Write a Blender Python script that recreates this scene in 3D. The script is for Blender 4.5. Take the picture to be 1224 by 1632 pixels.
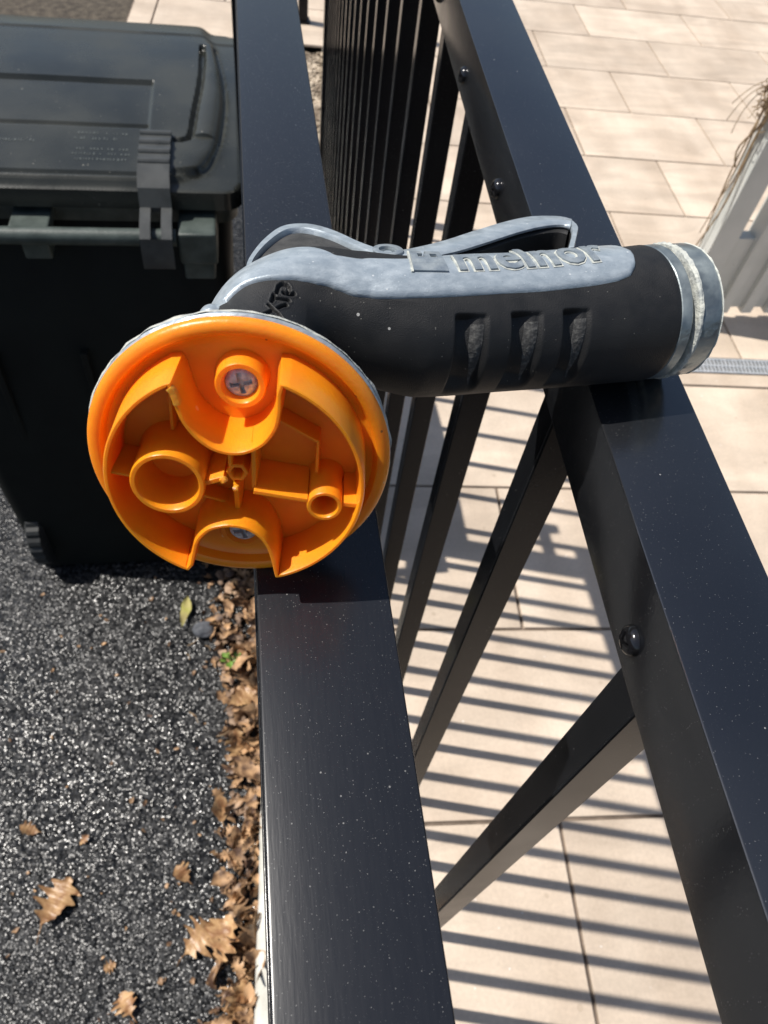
import bpy, bmesh, math, random
import numpy as np
from mathutils import Vector, Matrix, noise as mnoise

random.seed(7)
for o in list(bpy.data.objects):
    bpy.data.objects.remove(o)
S = bpy.context.scene
COL = S.collection

# ------------------------------------------------------------------ camera
EYE = np.array([0.0, 0.0, 1.445])
cam_d = bpy.data.cameras.new('camera')
cam = bpy.data.objects.new('camera', cam_d)
COL.objects.link(cam)
RC = [[0.9859715, 0.043565, -0.1608229], [-0.1304071, 0.8026091, -0.5820922], [0.1037096, 0.5948678, 0.7970785]]
cam.matrix_world = Matrix([[RC[0][0], RC[0][1], RC[0][2], 0.0],
                           [RC[1][0], RC[1][1], RC[1][2], 0.0],
                           [RC[2][0], RC[2][1], RC[2][2], 1.445],
                           [0, 0, 0, 1]])
cam_d.sensor_fit = 'VERTICAL'
cam_d.sensor_height = 36.0
cam_d.sensor_width = 27.0
cam_d.lens = 25.925
cam_d.clip_start = 0.01
cam_d.clip_end = 400.0
cam_d.dof.use_dof = True
cam_d.dof.focus_distance = 0.19
cam_d.dof.aperture_fstop = 34.0
S.camera = cam

# ------------------------------------------------------------------ sky and sun
SUN = Vector((0.60, -0.160, -1.0)).normalized()      # direction in which the light travels
elev = math.asin(-SUN.z)
azim = math.atan2(-SUN.x, -SUN.y)
w = bpy.data.worlds.new('World')
S.world = w
w.use_nodes = True
nt = w.node_tree
bg = nt.nodes['Background']
sky = nt.nodes.new('ShaderNodeTexSky')
sky.sky_type = 'NISHITA'
sky.sun_disc = False
sky.sun_elevation = elev
sky.sun_rotation = azim
sky.air_density = 1.0
sky.dust_density = 1.4
sky.ozone_density = 1.5
hs = nt.nodes.new('ShaderNodeHueSaturation')
hs.inputs['Saturation'].default_value = 0.92
nt.links.new(sky.outputs[0], hs.inputs['Color'])
nt.links.new(hs.outputs[0], bg.inputs[0])
bg.inputs[1].default_value = 0.09
sl = bpy.data.lights.new('sun', 'SUN')
sl.energy = 5.0
sl.angle = math.radians(0.53)
sl.color = (1.0, 0.95, 0.88)
so = bpy.data.objects.new('sun', sl)
so.rotation_euler = SUN.to_track_quat('-Z', 'Y').to_euler()
so.location = (-3, 1, 6)
COL.objects.link(so)
S.render.engine = 'CYCLES'
S.view_settings.view_transform = 'Standard'
S.view_settings.look = 'None'
S.view_settings.gamma = 1.0
S.view_settings.exposure = 0.12

# ------------------------------------------------------------------ helpers
def tag(o, label=None, cat=None, group=None, kind=None):
    if label: o['label'] = label
    if cat: o['category'] = cat
    if group: o['group'] = group
    if kind: o['kind'] = kind
    return o

def empty(name, loc, label=None, cat=None, group=None, kind=None):
    o = bpy.data.objects.new(name, None)
    o.empty_display_size = 0.05
    o.location = loc
    COL.objects.link(o)
    return tag(o, label, cat, group, kind)

def link(name, me, parent=None, world=True):
    o = bpy.data.objects.new(name, me)
    COL.objects.link(o)
    if parent is not None:
        o.parent = parent
        if world:       # vertices are given in world coordinates
            o.matrix_parent_inverse = Matrix.Translation(-parent.location)
    return o

def mesh(name, verts, faces, mat, parent=None, smooth=False, auto=None, world=True):
    me = bpy.data.meshes.new(name)
    me.from_pydata([tuple(map(float, v)) for v in verts], [], [tuple(f) for f in faces])
    me.materials.append(mat)
    me.update()
    if smooth:
        me.polygons.foreach_set('use_smooth', [True] * len(me.polygons))
        if auto is not None:
            me.set_sharp_from_angle(angle=math.radians(auto))
    return link(name, me, parent, world)

def from_bm(name, bm, mat, parent=None, smooth=False, auto=20, world=True):
    bmesh.ops.recalc_face_normals(bm, faces=bm.faces)
    me = bpy.data.meshes.new(name)
    bm.to_mesh(me)
    bm.free()
    me.materials.append(mat)
    if smooth:
        me.polygons.foreach_set('use_smooth', [True] * len(me.polygons))
        me.set_sharp_from_angle(angle=math.radians(auto))
    return link(name, me, parent, world)

def bm_box(bm, x0, x1, y0, y1, z0, z1, M=None, bev=0.0, seg=2):
    g = bmesh.new()
    r = bmesh.ops.create_cube(g, size=1.0)
    for v in g.verts:
        v.co = Vector(((x0 + x1) / 2 + v.co.x * (x1 - x0), (y0 + y1) / 2 + v.co.y * (y1 - y0), (z0 + z1) / 2 + v.co.z * (z1 - z0)))
    if bev > 0:
        bmesh.ops.bevel(g, geom=list(g.edges), offset=bev, segments=seg, affect='EDGES', profile=0.5)
    if M is not None:
        bmesh.ops.transform(g, matrix=M, verts=g.verts)
    t = bpy.data.meshes.new('t')
    g.to_mesh(t)
    g.free()
    bm.from_mesh(t)
    bpy.data.meshes.remove(t)

def tube_mesh(pts, rad, n=8, closed=False):
    """vertices and faces of a tube along pts; rad is one radius or a list"""
    P = [Vector(p) for p in pts]
    if not hasattr(rad, '__len__'): rad = [rad] * len(P)
    vs, fs = [], []
    prev = None
    for i, p in enumerate(P):
        t = (P[min(i + 1, len(P) - 1)] - P[max(i - 1, 0)]).normalized()
        if prev is None:
            a = t.orthogonal().normalized()
        else:
            a = (prev - t * prev.dot(t)).normalized()
        prev = a
        b = t.cross(a)
        for k in range(n):
            an = 2 * math.pi * k / n
            vs.append(p + (a * math.cos(an) + b * math.sin(an)) * rad[i])
    for i in range(len(P) - 1):
        for k in range(n):
            fs.append((i * n + k, i * n + (k + 1) % n, (i + 1) * n + (k + 1) % n, (i + 1) * n + k))
    fs.append(tuple(range(n - 1, -1, -1)))
    fs.append(tuple((len(P) - 1) * n + k for k in range(n)))
    return vs, fs

class Join:
    def __init__(s): s.v = []; s.f = []
    def add(s, v, f):
        b = len(s.v)
        s.v += [tuple(x) for x in v]
        s.f += [tuple(i + b for i in q) for q in f]
    def build(s, name, mat, parent=None, **k):
        return mesh(name, s.v, s.f, mat, parent, **k)

# ------------------------------------------------------------------ materials
def srgb(r, g, b):
    f = lambda c: ((c / 255 + 0.055) / 1.055) ** 2.4 if c > 10 else c / 255 / 12.92
    return (f(r), f(g), f(b), 1.0)

def material(name, c1, c2=None, scale=20, detail=4, rough=0.5, rough2=None, metal=0.0, bump=0.0, bscale=200, spec=0.5,
             stretch=(1, 1, 1), coord='Object', dust=None, rnd=False, sss=0.0, coat=0.0, lo=0.35, hi=0.65, extra=None):
    m = bpy.data.materials.new(name)
    m.use_nodes = True
    nt = m.node_tree
    N, L = nt.nodes, nt.links
    p = N['Principled BSDF']
    p.inputs['Roughness'].default_value = rough
    p.inputs['Metallic'].default_value = metal
    p.inputs['Specular IOR Level'].default_value = spec
    if coat:
        p.inputs['Coat Weight'].default_value = coat
        p.inputs['Coat Roughness'].default_value = 0.1
    if sss:
        p.inputs['Subsurface Weight'].default_value = sss
        p.inputs['Subsurface Scale'].default_value = 0.004
        p.inputs['Subsurface Radius'].default_value = (1.0, 0.35, 0.05)
    tc = N.new('ShaderNodeTexCoord')
    mp = N.new('ShaderNodeMapping')
    mp.inputs['Scale'].default_value = stretch
    L.new(tc.outputs[coord], mp.inputs['Vector'])
    if rnd:
        oi = N.new('ShaderNodeObjectInfo')
        mu = N.new('ShaderNodeMath'); mu.operation = 'MULTIPLY'; mu.inputs[1].default_value = 37.0
        L.new(oi.outputs['Random'], mu.inputs[0])
        L.new(mu.outputs[0], mp.inputs['Location'])
    vec = mp.outputs[0]
    no = N.new('ShaderNodeTexNoise')
    no.inputs['Scale'].default_value = scale
    no.inputs['Detail'].default_value = detail
    L.new(vec, no.inputs['Vector'])
    col = None
    if c2 is not None:
        mr = N.new('ShaderNodeMapRange')
        mr.inputs['From Min'].default_value = lo
        mr.inputs['From Max'].default_value = hi
        L.new(no.outputs['Fac'], mr.inputs['Value'])
        mx = N.new('ShaderNodeMix'); mx.data_type = 'RGBA'
        mx.inputs[6].default_value = c1; mx.inputs[7].default_value = c2
        L.new(mr.outputs[0], mx.inputs[0])
        col = mx.outputs[2]
        if rough2 is not None:
            rr = N.new('ShaderNodeMapRange')
            rr.inputs['From Min'].default_value = lo; rr.inputs['From Max'].default_value = hi
            rr.inputs['To Min'].default_value = rough; rr.inputs['To Max'].default_value = rough2
            L.new(no.outputs['Fac'], rr.inputs['Value'])
            L.new(rr.outputs[0], p.inputs['Roughness'])
    else:
        rgb = N.new('ShaderNodeRGB'); rgb.outputs[0].default_value = c1
        col = rgb.outputs[0]
    if rnd:
        hv = N.new('ShaderNodeHueSaturation')
        mr2 = N.new('ShaderNodeMapRange')
        mr2.inputs['To Min'].default_value = 0.92; mr2.inputs['To Max'].default_value = 1.07
        L.new(oi.outputs['Random'], mr2.inputs['Value'])
        L.new(mr2.outputs[0], hv.inputs['Value'])
        L.new(col, hv.inputs['Color'])
        col = hv.outputs[0]
    # specks of dust: (scale, threshold, colour, amount)
    for (ds, th, dc, amt) in (dust or []):
        vo = N.new('ShaderNodeTexVoronoi')
        vo.inputs['Scale'].default_value = ds
        L.new(tc.outputs[coord], vo.inputs['Vector'])
        sep = N.new('ShaderNodeSeparateColor')
        L.new(vo.outputs['Color'], sep.inputs[0])
        # radius of each speck from its random colour
        rad = N.new('ShaderNodeMapRange')
        rad.inputs['From Min'].default_value = 1 - th; rad.inputs['From Max'].default_value = 1.0
        rad.inputs['To Min'].default_value = 0.0; rad.inputs['To Max'].default_value = 0.24
        L.new(sep.outputs[0], rad.inputs['Value'])
        lt = N.new('ShaderNodeMath'); lt.operation = 'LESS_THAN'
        L.new(vo.outputs['Distance'], lt.inputs[0]); L.new(rad.outputs[0], lt.inputs[1])
        mm = N.new('ShaderNodeMath'); mm.operation = 'MULTIPLY'; mm.inputs[1].default_value = amt
        L.new(lt.outputs[0], mm.inputs[0])
        mx2 = N.new('ShaderNodeMix'); mx2.data_type = 'RGBA'
        mx2.inputs[7].default_value = dc
        L.new(mm.outputs[0], mx2.inputs[0]); L.new(col, mx2.inputs[6])
        col = mx2.outputs[2]
    L.new(col, p.inputs['Base Color'])
    if bump:
        nb = N.new('ShaderNodeTexNoise')
        nb.inputs['Scale'].default_value = bscale
        nb.inputs['Detail'].default_value = 3
        L.new(vec, nb.inputs['Vector'])
        bp = N.new('ShaderNodeBump')
        bp.inputs['Strength'].default_value = 1.0
        bp.inputs['Distance'].default_value = bump
        L.new(nb.outputs['Fac'], bp.inputs['Height'])
        L.new(bp.outputs[0], p.inputs['Normal'])
    if extra: extra(m, N, L, p, tc, col)
    return m

WHITE = (0.75, 0.74, 0.70, 1)
M = {}
M['black_metal'] = material('black powder coated metal', (0.007, 0.0075, 0.009, 1), (0.011, 0.012, 0.014, 1), scale=12, rough=0.15, rough2=0.24,
                            bump=0.00002, bscale=900, spec=0.95,
                            dust=[(2200, 0.16, WHITE, 0.20), (900, 0.012, WHITE, 0.35), (4200, 0.14, (0.5, 0.5, 0.5, 1), 0.10)])
M['rail_gloss'] = M['black_metal'].copy(); M['rail_gloss'].name = 'glossy black rail paint'
M['rail_gloss'].node_tree.nodes['Principled BSDF'].inputs['IOR'].default_value = 1.68
M['black_metal'].node_tree.nodes['Principled BSDF'].inputs['Specular IOR Level'].default_value = 0.14
M['rail_metal'] = material('brushed dusty black metal', (0.0125, 0.014, 0.018, 1), (0.0145, 0.016, 0.020, 1), scale=1500, rough=0.25, rough2=0.26,
                           bump=0.00002, bscale=1500, spec=0.5, stretch=(1, 0.1, 1),
                           dust=[(2200, 0.25, WHITE, 0.20), (1100, 0.02, WHITE, 0.25), (4200, 0.25, (0.5, 0.5, 0.5, 1), 0.13)])
M['screw_black'] = material('glossy black screw', (0.008, 0.008, 0.009, 1), rough=0.14, spec=0.7)
def tile_extra(m, N, L, p, tc, col):
    a = N.new('ShaderNodeTexNoise'); a.inputs['Scale'].default_value = 130; a.inputs['Detail'].default_value = 8; a.inputs['Roughness'].default_value = 0.75
    b = N.new('ShaderNodeTexNoise'); b.inputs['Scale'].default_value = 2.4; b.inputs['Detail'].default_value = 9; b.inputs['Distortion'].default_value = 1.2
    ml = N.new('ShaderNodeMapping'); ml.inputs['Rotation'].default_value = (0, 0, 0.6); ml.inputs['Scale'].default_value = (1, 3.2, 1)
    geo_ = N.new('ShaderNodeNewGeometry')
    L.new(geo_.outputs['Position'], ml.inputs['Vector']); L.new(ml.outputs[0], b.inputs['Vector']); L.new(geo_.outputs['Position'], a.inputs['Vector'])
    c = col
    for (no, lo_, hi_, f, g) in ((a, 0.35, 0.65, 0.90, 1.05), (b, 0.38, 0.62, 0.86, 1.04)):
        mr = N.new('ShaderNodeMapRange'); mr.inputs['From Min'].default_value = lo_; mr.inputs['From Max'].default_value = hi_
        mr.inputs['To Min'].default_value = f; mr.inputs['To Max'].default_value = g
        L.new(no.outputs['Fac'], mr.inputs['Value'])
        hv = N.new('ShaderNodeHueSaturation'); L.new(mr.outputs[0], hv.inputs['Value']); L.new(c, hv.inputs['Color']); c = hv.outputs[0]
    L.new(c, p.inputs['Base Color'])
M['tile'] = material('beige porcelain tile', (0.53, 0.425, 0.325, 1), (0.70, 0.585, 0.465, 1), scale=6, detail=10, rough=0.6, bump=0.0005, bscale=60,
                     stretch=(1, 0.4, 1), rnd=True, lo=0.32, hi=0.68,
                     dust=[(40, 0.04, (0.32, 0.24, 0.16, 1), 0.3), (110, 0.03, (0.85, 0.83, 0.8, 1), 0.6), (300, 0.12, (0.38, 0.31, 0.24, 1), 0.25)], extra=tile_extra)
M['grout'] = material('tile joint', (0.11, 0.085, 0.065, 1), (0.20, 0.155, 0.12, 1), scale=30, rough=0.9)
M['concrete'] = material('weathered pale concrete', (0.50, 0.49, 0.43, 1), (0.66, 0.65, 0.60, 1), scale=18, detail=8, rough=0.85, bump=0.002, bscale=90,
                         dust=[(120, 0.1, (0.16, 0.17, 0.12, 1), 0.5)])
M['edging'] = material('pale edging stone', (0.55, 0.50, 0.43, 1), (0.7, 0.66, 0.58, 1), scale=30, rough=0.8, bump=0.001, bscale=80, rnd=True)
M['soil'] = material('dark soil', (0.045, 0.036, 0.027, 1), (0.10, 0.082, 0.06, 1), scale=30, detail=8, rough=0.95, bump=0.006, bscale=80)
M['stone'] = material('gravel stone', (0.22, 0.17, 0.12, 1), (0.55, 0.46, 0.35, 1), scale=9, rough=0.7, coord='Object', lo=0.4, hi=0.6)
M['leaf'] = material('dead oak leaf', (0.24, 0.115, 0.05, 1), (0.50, 0.31, 0.15, 1), scale=60, detail=6, rough=0.42, bump=0.0008, bscale=160, rnd=True)
M['litter'] = material('leaf litter', (0.075, 0.038, 0.022, 1), (0.52, 0.32, 0.17, 1), scale=38, detail=5, rough=0.55, lo=0.38, hi=0.62)
M['bark'] = material('bark chip', (0.07, 0.045, 0.035, 1), (0.42, 0.28, 0.18, 1), scale=22, detail=5, rough=0.7, bump=0.001, bscale=200)
M['yellow_leaf'] = material('yellow green leaf', (0.42, 0.40, 0.10, 1), (0.55, 0.46, 0.20, 1), scale=50, rough=0.5)
M['weed'] = material('weed leaf', (0.10, 0.22, 0.03, 1), (0.20, 0.32, 0.06, 1), scale=40, rough=0.5)
M['dark_stone'] = material('dark stone', (0.05, 0.055, 0.065, 1), (0.11, 0.115, 0.13, 1), scale=60, rough=0.7, bump=0.001, bscale=150)
M['bin_body'] = material('dark green bin plastic', (0.003, 0.0042, 0.0038, 1), (0.005, 0.007, 0.006, 1), scale=12, rough=0.65, bump=0.0003, bscale=300, spec=0.25)
M['bin_rim'] = material('worn green grey bin plastic', (0.035, 0.048, 0.043, 1), (0.070, 0.088, 0.080, 1), scale=40, detail=8, rough=0.5, bump=0.0004, bscale=400)
M['bin_lid'] = material('faded black lid plastic', (0.022, 0.024, 0.021, 1), (0.040, 0.042, 0.036, 1), scale=7, detail=10, rough=0.18, rough2=0.36, bump=0.0002, bscale=300,
                        dust=[(160, 0.02, (0.35, 0.33, 0.28, 1), 0.6), (380, 0.03, (0.4, 0.38, 0.33, 1), 0.5)])
M['bin_clip'] = material('grey hinge plastic', (0.050, 0.053, 0.052, 1), (0.075, 0.078, 0.076, 1), scale=30, rough=0.20, bump=0.0002, bscale=600)
M['emboss'] = material('scuffed raised lettering', (0.075, 0.085, 0.08, 1), rough=0.5)
M['rubber_tyre'] = material('tyre plastic', (0.012, 0.013, 0.013, 1), (0.03, 0.032, 0.032, 1), scale=20, rough=0.6)
M['vinyl'] = material('grey green vinyl', (0.52, 0.54, 0.51, 1), (0.60, 0.61, 0.58, 1), scale=10, rough=0.45, dust=[(90, 0.05, (0.2, 0.19, 0.15, 1), 0.5)])
M['vine'] = material('dried brown stem', (0.16, 0.10, 0.055, 1), (0.36, 0.26, 0.15, 1), scale=60, rough=0.7)
M['grate'] = material('galvanised grate', (0.42, 0.45, 0.48, 1), (0.55, 0.57, 0.6, 1), scale=40, rough=0.45, metal=0.3)
M['drain_dark'] = material('drain channel', (0.10, 0.095, 0.09, 1), rough=0.8)
M['orange'] = material('orange plastic', (0.95, 0.305, 0.011, 1), (0.90, 0.255, 0.008, 1), scale=120, rough=0.30, rough2=0.42, bump=0.00006, bscale=900, sss=0.5,
                       dust=[(520, 0.012, (0.15, 0.05, 0.02, 1), 0.8), (420, 0.02, (0.95, 0.62, 0.3, 1), 0.5)], coord='Object')
M['orange_worn_lit'] = material('worn and lit orange plastic', (0.90, 0.30, 0.018, 1), (0.93, 0.45, 0.10, 1), scale=260, detail=8, rough=0.38, bump=0.00015, bscale=900, sss=0.5, lo=0.42, hi=0.8,
                       dust=[(520, 0.02, (0.15, 0.05, 0.02, 1), 0.7)])  # burr wear, and the sunlit yellow of the cusp edge as colour
M['rubber'] = material('black rubber', (0.012, 0.0123, 0.013, 1), (0.018, 0.018, 0.0185, 1), scale=160, detail=10, rough=0.50, rough2=0.6, bump=0.00013, bscale=3300, spec=0.4,
                       dust=[(1400, 0.06, (0.5, 0.48, 0.42, 1), 0.3), (520, 0.012, WHITE, 0.6)])
M['rubber_lit'] = material('lit grey rubber', (0.030, 0.030, 0.030, 1), (0.055, 0.054, 0.052, 1), scale=250, detail=10, rough=0.7, bump=0.00015, bscale=1500)  # lighter copy of the rubber: light on the cover put into the colour
M['rubber_worn_lit'] = material('lit scuffed rubber', (0.04, 0.04, 0.04, 1), (0.12, 0.118, 0.11, 1), scale=900, detail=6, rough=0.75, bump=0.0003, bscale=900, lo=0.45, hi=0.75)  # scuffed grey, with the light on the recess facets painted in
M['zinc'] = material('blue grey painted zinc', (0.32, 0.375, 0.42, 1), (0.43, 0.485, 0.525, 1), scale=260, detail=15, rough=0.28, rough2=0.5, metal=0.3, bump=0.00010, bscale=900, spec=0.6, lo=0.36, hi=0.72, stretch=(1, 1.6, 1.6),
                     dust=[(620, 0.10, (0.75, 0.77, 0.76, 1), 0.7), (1500, 0.12, (0.12, 0.15, 0.18, 1), 0.5), (1250, 0.45, (0.62, 0.67, 0.70, 1), 0.4), (1750, 0.35, (0.20, 0.25, 0.30, 1), 0.35)])
M['zinc_raised'] = material('raised zinc lettering', (0.20, 0.24, 0.28, 1), (0.34, 0.38, 0.40, 1), scale=300, detail=6, rough=0.4, metal=0.3, bump=0.0002, bscale=700)
M['scale'] = material('pale limescale crust', (0.34, 0.36, 0.35, 1), (0.56, 0.57, 0.51, 1), scale=400, detail=8, rough=0.85, bump=0.0006, bscale=600)
M['collar'] = material('oxidised metal collar', (0.15, 0.18, 0.20, 1), (0.44, 0.49, 0.48, 1), scale=95, detail=10, rough=0.28, rough2=0.5, metal=0.5, bump=0.0002, bscale=500, lo=0.38, hi=0.72,
                       dust=[(350, 0.05, (0.72, 0.74, 0.7, 1), 0.7)])
M['screw_steel'] = material('pitted steel screw', (0.40, 0.42, 0.43, 1), (0.72, 0.73, 0.72, 1), scale=900, detail=6, rough=0.4, rough2=0.6, metal=0.25, bump=0.0002, bscale=1300)
M['deep_black'] = material('recess', (0.006, 0.006, 0.006, 1), rough=0.6)

def asphalt_extra(m, N, L, p, tc, col):
    # aggregate: tilted glossy facets between dark binder
    vo = N.new('ShaderNodeTexVoronoi'); vo.inputs['Scale'].default_value = 150; vo.inputs['Randomness'].default_value = 1
    L.new(tc.outputs['Object'], vo.inputs['Vector'])
    nz = N.new('ShaderNodeTexNoise'); nz.inputs['Scale'].default_value = 3.0; nz.inputs['Detail'].default_value = 4
    L.new(tc.outputs['Object'], nz.inputs['Vector'])
    cr = N.new('ShaderNodeSeparateColor'); L.new(vo.outputs['Color'], cr.inputs[0])
    mr = N.new('ShaderNodeMapRange'); mr.inputs['From Min'].default_value = 0.0; mr.inputs['From Max'].default_value = 1.0
    L.new(cr.outputs[1], mr.inputs['Value'])
    mx = N.new('ShaderNodeMix'); mx.data_type = 'RGBA'
    mx.inputs[6].default_value = (0.006, 0.0065, 0.0075, 1); mx.inputs[7].default_value = (0.05, 0.05, 0.05, 1)
    pw = N.new('ShaderNodeMath'); pw.operation = 'POWER'; pw.inputs[1].default_value = 2.2
    L.new(mr.outputs[0], pw.inputs[0]); L.new(pw.outputs[0], mx.inputs[0])
    L.new(mx.outputs[2], p.inputs['Base Color'])
    h = N.new('ShaderNodeMath'); h.operation = 'MULTIPLY'; h.inputs[1].default_value = -1.0
    L.new(vo.outputs['Distance'], h.inputs[0])
    v2 = N.new('ShaderNodeTexVoronoi'); v2.inputs['Scale'].default_value = 420
    L.new(tc.outputs['Object'], v2.inputs['Vector'])
    ad = N.new('ShaderNodeMath'); ad.operation = 'MULTIPLY_ADD'; ad.inputs[1].default_value = -0.35
    L.new(v2.outputs['Distance'], ad.inputs[0]); L.new(h.outputs[0], ad.inputs[2])
    # each grain is a flat wet facet with its own tilt
    vf = N.new('ShaderNodeTexVoronoi'); vf.inputs['Scale'].default_value = 320
    L.new(tc.outputs['Object'], vf.inputs['Vector'])
    sb = N.new('ShaderNodeVectorMath'); sb.operation = 'SUBTRACT'; sb.inputs[1].default_value = (0.5, 0.5, 0.5)
    L.new(vf.outputs['Color'], sb.inputs[0])
    sc = N.new('ShaderNodeVectorMath'); sc.operation = 'MULTIPLY'; sc.inputs[1].default_value = (0.58, 0.58, 0.0)
    L.new(sb.outputs[0], sc.inputs[0])
    ge = N.new('ShaderNodeNewGeometry')
    bp = N.new('ShaderNodeBump'); bp.inputs['Strength'].default_value = 1.0; bp.inputs['Distance'].default_value = 0.0007
    L.new(ad.outputs[0], bp.inputs['Height'])
    av = N.new('ShaderNodeVectorMath'); av.operation = 'ADD'
    L.new(sc.outputs[0], av.inputs[0]); L.new(bp.outputs[0], av.inputs[1])
    nn = N.new('ShaderNodeVectorMath'); nn.operation = 'NORMALIZE'
    L.new(av.outputs[0], nn.inputs[0])
    L.new(nn.outputs[0], p.inputs['Normal'])
    # only the rounded middle of a grain is polished
    ps = N.new('ShaderNodeMapRange'); ps.inputs['From Min'].default_value = 0.33; ps.inputs['From Max'].default_value = 0.50
    ps.inputs['To Min'].default_value = 1.0; ps.inputs['To Max'].default_value = 0.05
    L.new(vf.outputs['Distance'], ps.inputs['Value']); L.new(ps.outputs[0], p.inputs['Specular IOR Level'])
    rr = N.new('ShaderNodeMapRange'); rr.inputs['From Min'].default_value = 0.40; rr.inputs['From Max'].default_value = 0.60
    rr.inputs['To Min'].default_value = 0.23; rr.inputs['To Max'].default_value = 0.38
    L.new(nz.outputs['Fac'], rr.inputs['Value']); L.new(rr.outputs[0], p.inputs['Roughness'])
M['asphalt'] = material('wet looking asphalt', (0.03, 0.03, 0.03, 1), rough=0.25, spec=0.6, extra=asphalt_extra)
# ------------------------------------------------------------------ the place: ground, patio, kerb
PSI = 0.07296
RT = Matrix.Rotation(-PSI, 4, 'Z')
def T(a, b, z=0.0):
    return RT @ Vector((a, b, z))

def sheet(name, a0, a1, b0, b1, z, mat, n=1, amp=0.0, kind='structure', parent=None):
    vs, fs = [], []
    for j in range(n + 1):
        for i in range(n + 1):
            a = a0 + (a1 - a0) * i / n; b = b0 + (b1 - b0) * j / n
            zz = z + (amp * mnoise.noise(Vector((a * 3, b * 3, 0))) if amp else 0)
            vs.append(T(a, b, zz))
    for j in range(n):
        for i in range(n):
            k = j * (n + 1) + i
            fs.append((k, k + 1, k + n + 2, k + n + 1))
    o = mesh(name, vs, fs, mat, parent, smooth=True)
    if kind: o['kind'] = kind
    return o

sheet('ground', -60, 60, -60, 60, -0.20, M['soil'])
sheet('driveway', -9.0, -0.062, -4.0, 3.713, -0.08, M['asphalt'], n=60, amp=0.004)
sheet('soil_bed', -9.0, -0.80, 3.75, 9.0, -0.075, M['soil'], n=30, amp=0.02)

# patio of individual tiles on a mortar bed
patio = empty('patio', (0, 0, 0), kind='structure')
TW, TD, GAP = 0.61, 0.407, 0.0075
sheet('mortar_bed', 0.108, 6.0, -1.2, 3.7110, -0.0065, M['grout'], kind=None, parent=patio)
sheet('mortar_bed', -0.795, 6.0, 3.7115, 8.0, -0.0060, M['grout'], kind=None, parent=patio)
def tile_mesh(wd, dp):
    bm = bmesh.new()
    bm_box(bm, -wd / 2, wd / 2, -dp / 2, dp / 2, -0.010, 0.0, bev=0.0012, seg=1)
    me = bpy.data.meshes.new('tile'); bm.to_mesh(me); bm.free()
    me.materials.append(M['tile'])
    return me
tile_cache = {}
def put_tile(a0, a1, b0, b1):
    if a1 - a0 < 0.03 or b1 - b0 < 0.02: return
    key = (round(a1 - a0, 3), round(b1 - b0, 3))
    if key not in tile_cache: tile_cache[key] = tile_mesh(key[0] - GAP, key[1] - GAP)
    o = bpy.data.objects.new('tile', tile_cache[key])
    COL.objects.link(o)
    c = T((a0 + a1) / 2, (b0 + b1) / 2, random.uniform(-0.0006, 0.0006))
    o.location = c
    o.rotation_euler = (random.uniform(-0.0012, 0.0012), random.uniform(-0.0012, 0.0012), -PSI)
    o.parent = patio
rows = []
b = 1.566
for k in range(6): rows.append((b - TD, b)); b -= TD
low = list(rows)
up = [(1.695 + TD * k - 0.008, 1.695 + TD * (k + 1) - 0.008) for k in range(11)]
def lay(b0, b1, odd, left=0.109, right=4.4):
    off = 0.51 if odd else 0.205
    a = off - TW * 4
    while a < right:
        A0, A1 = max(a, left), min(a + TW, right)
        if A1 > A0: put_tile(A0, A1, b0, b1)
        a += TW
for i, (b0, b1) in enumerate(low): lay(b0, b1, i % 2 == 1, right=2.2)
lay(1.566, 1.625, True, right=2.2)        # cut strip beside the drain is one with the row above in look
lay2 = [(2.493 + TD * (k - 2) - 0.0, 2.493 + TD * (k - 1)) for k in range(0, 9)]
for i, (b0, b1) in enumerate(lay2):
    if b1 < 1.72: continue
    b0 = max(b0, 1.692)
    # joints seen at 1.15/1.76 in the row that starts at 3.72 and 2.90
    off_odd = (i % 2 == 1)
    left = 0.109 if b1 < 3.75 else -0.79
    a = (1.147 if off_odd else (1.385 if i == 0 else 1.452)) - TW * 4
    while a < 4.4:
        A0, A1 = max(a, left), min(a + TW, 4.4)
        if A1 > A0: put_tile(A0, A1, b0, b1)
        a += TW

# drain channel with a slotted grate, set in the patio
drain = empty('channel_drain', T(0.11, 1.658, 0), 'narrow galvanised channel drain with slotted grate running across the beige patio tiles', 'drain')
def t_box(bm, a0, a1, b0, b1, z0, z1, bev=0.0):
    bm_box(bm, a0, a1, b0, b1, z0, z1, M=RT, bev=bev, seg=1)
bm = bmesh.new()
t_box(bm, 0.115, 2.6, 1.629, 1.690, -0.0060, -0.0045)
from_bm('channel', bm, M['drain_dark'], drain)
bm = bmesh.new()
t_box(bm, 0.115, 2.6, 1.627, 1.634, -0.004, 0.0005)
t_box(bm, 0.115, 2.6, 1.656, 1.6625, -0.004, 0.0004)
t_box(bm, 0.115, 2.6, 1.685, 1.692, -0.004, 0.0005)
from_bm('frame', bm, M['grate'], drain)
bm = bmesh.new()
a = 1.0
while a < 1.75:
    t_box(bm, a, a + 0.0062, 1.634, 1.656, -0.003, 0.0)
    t_box(bm, a + 0.006, a + 0.0122, 1.6625, 1.685, -0.003, 0.0)
    a += 0.0125
o = from_bm('bar', bm, M['grate'], drain); o['kind'] = 'stuff'

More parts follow.
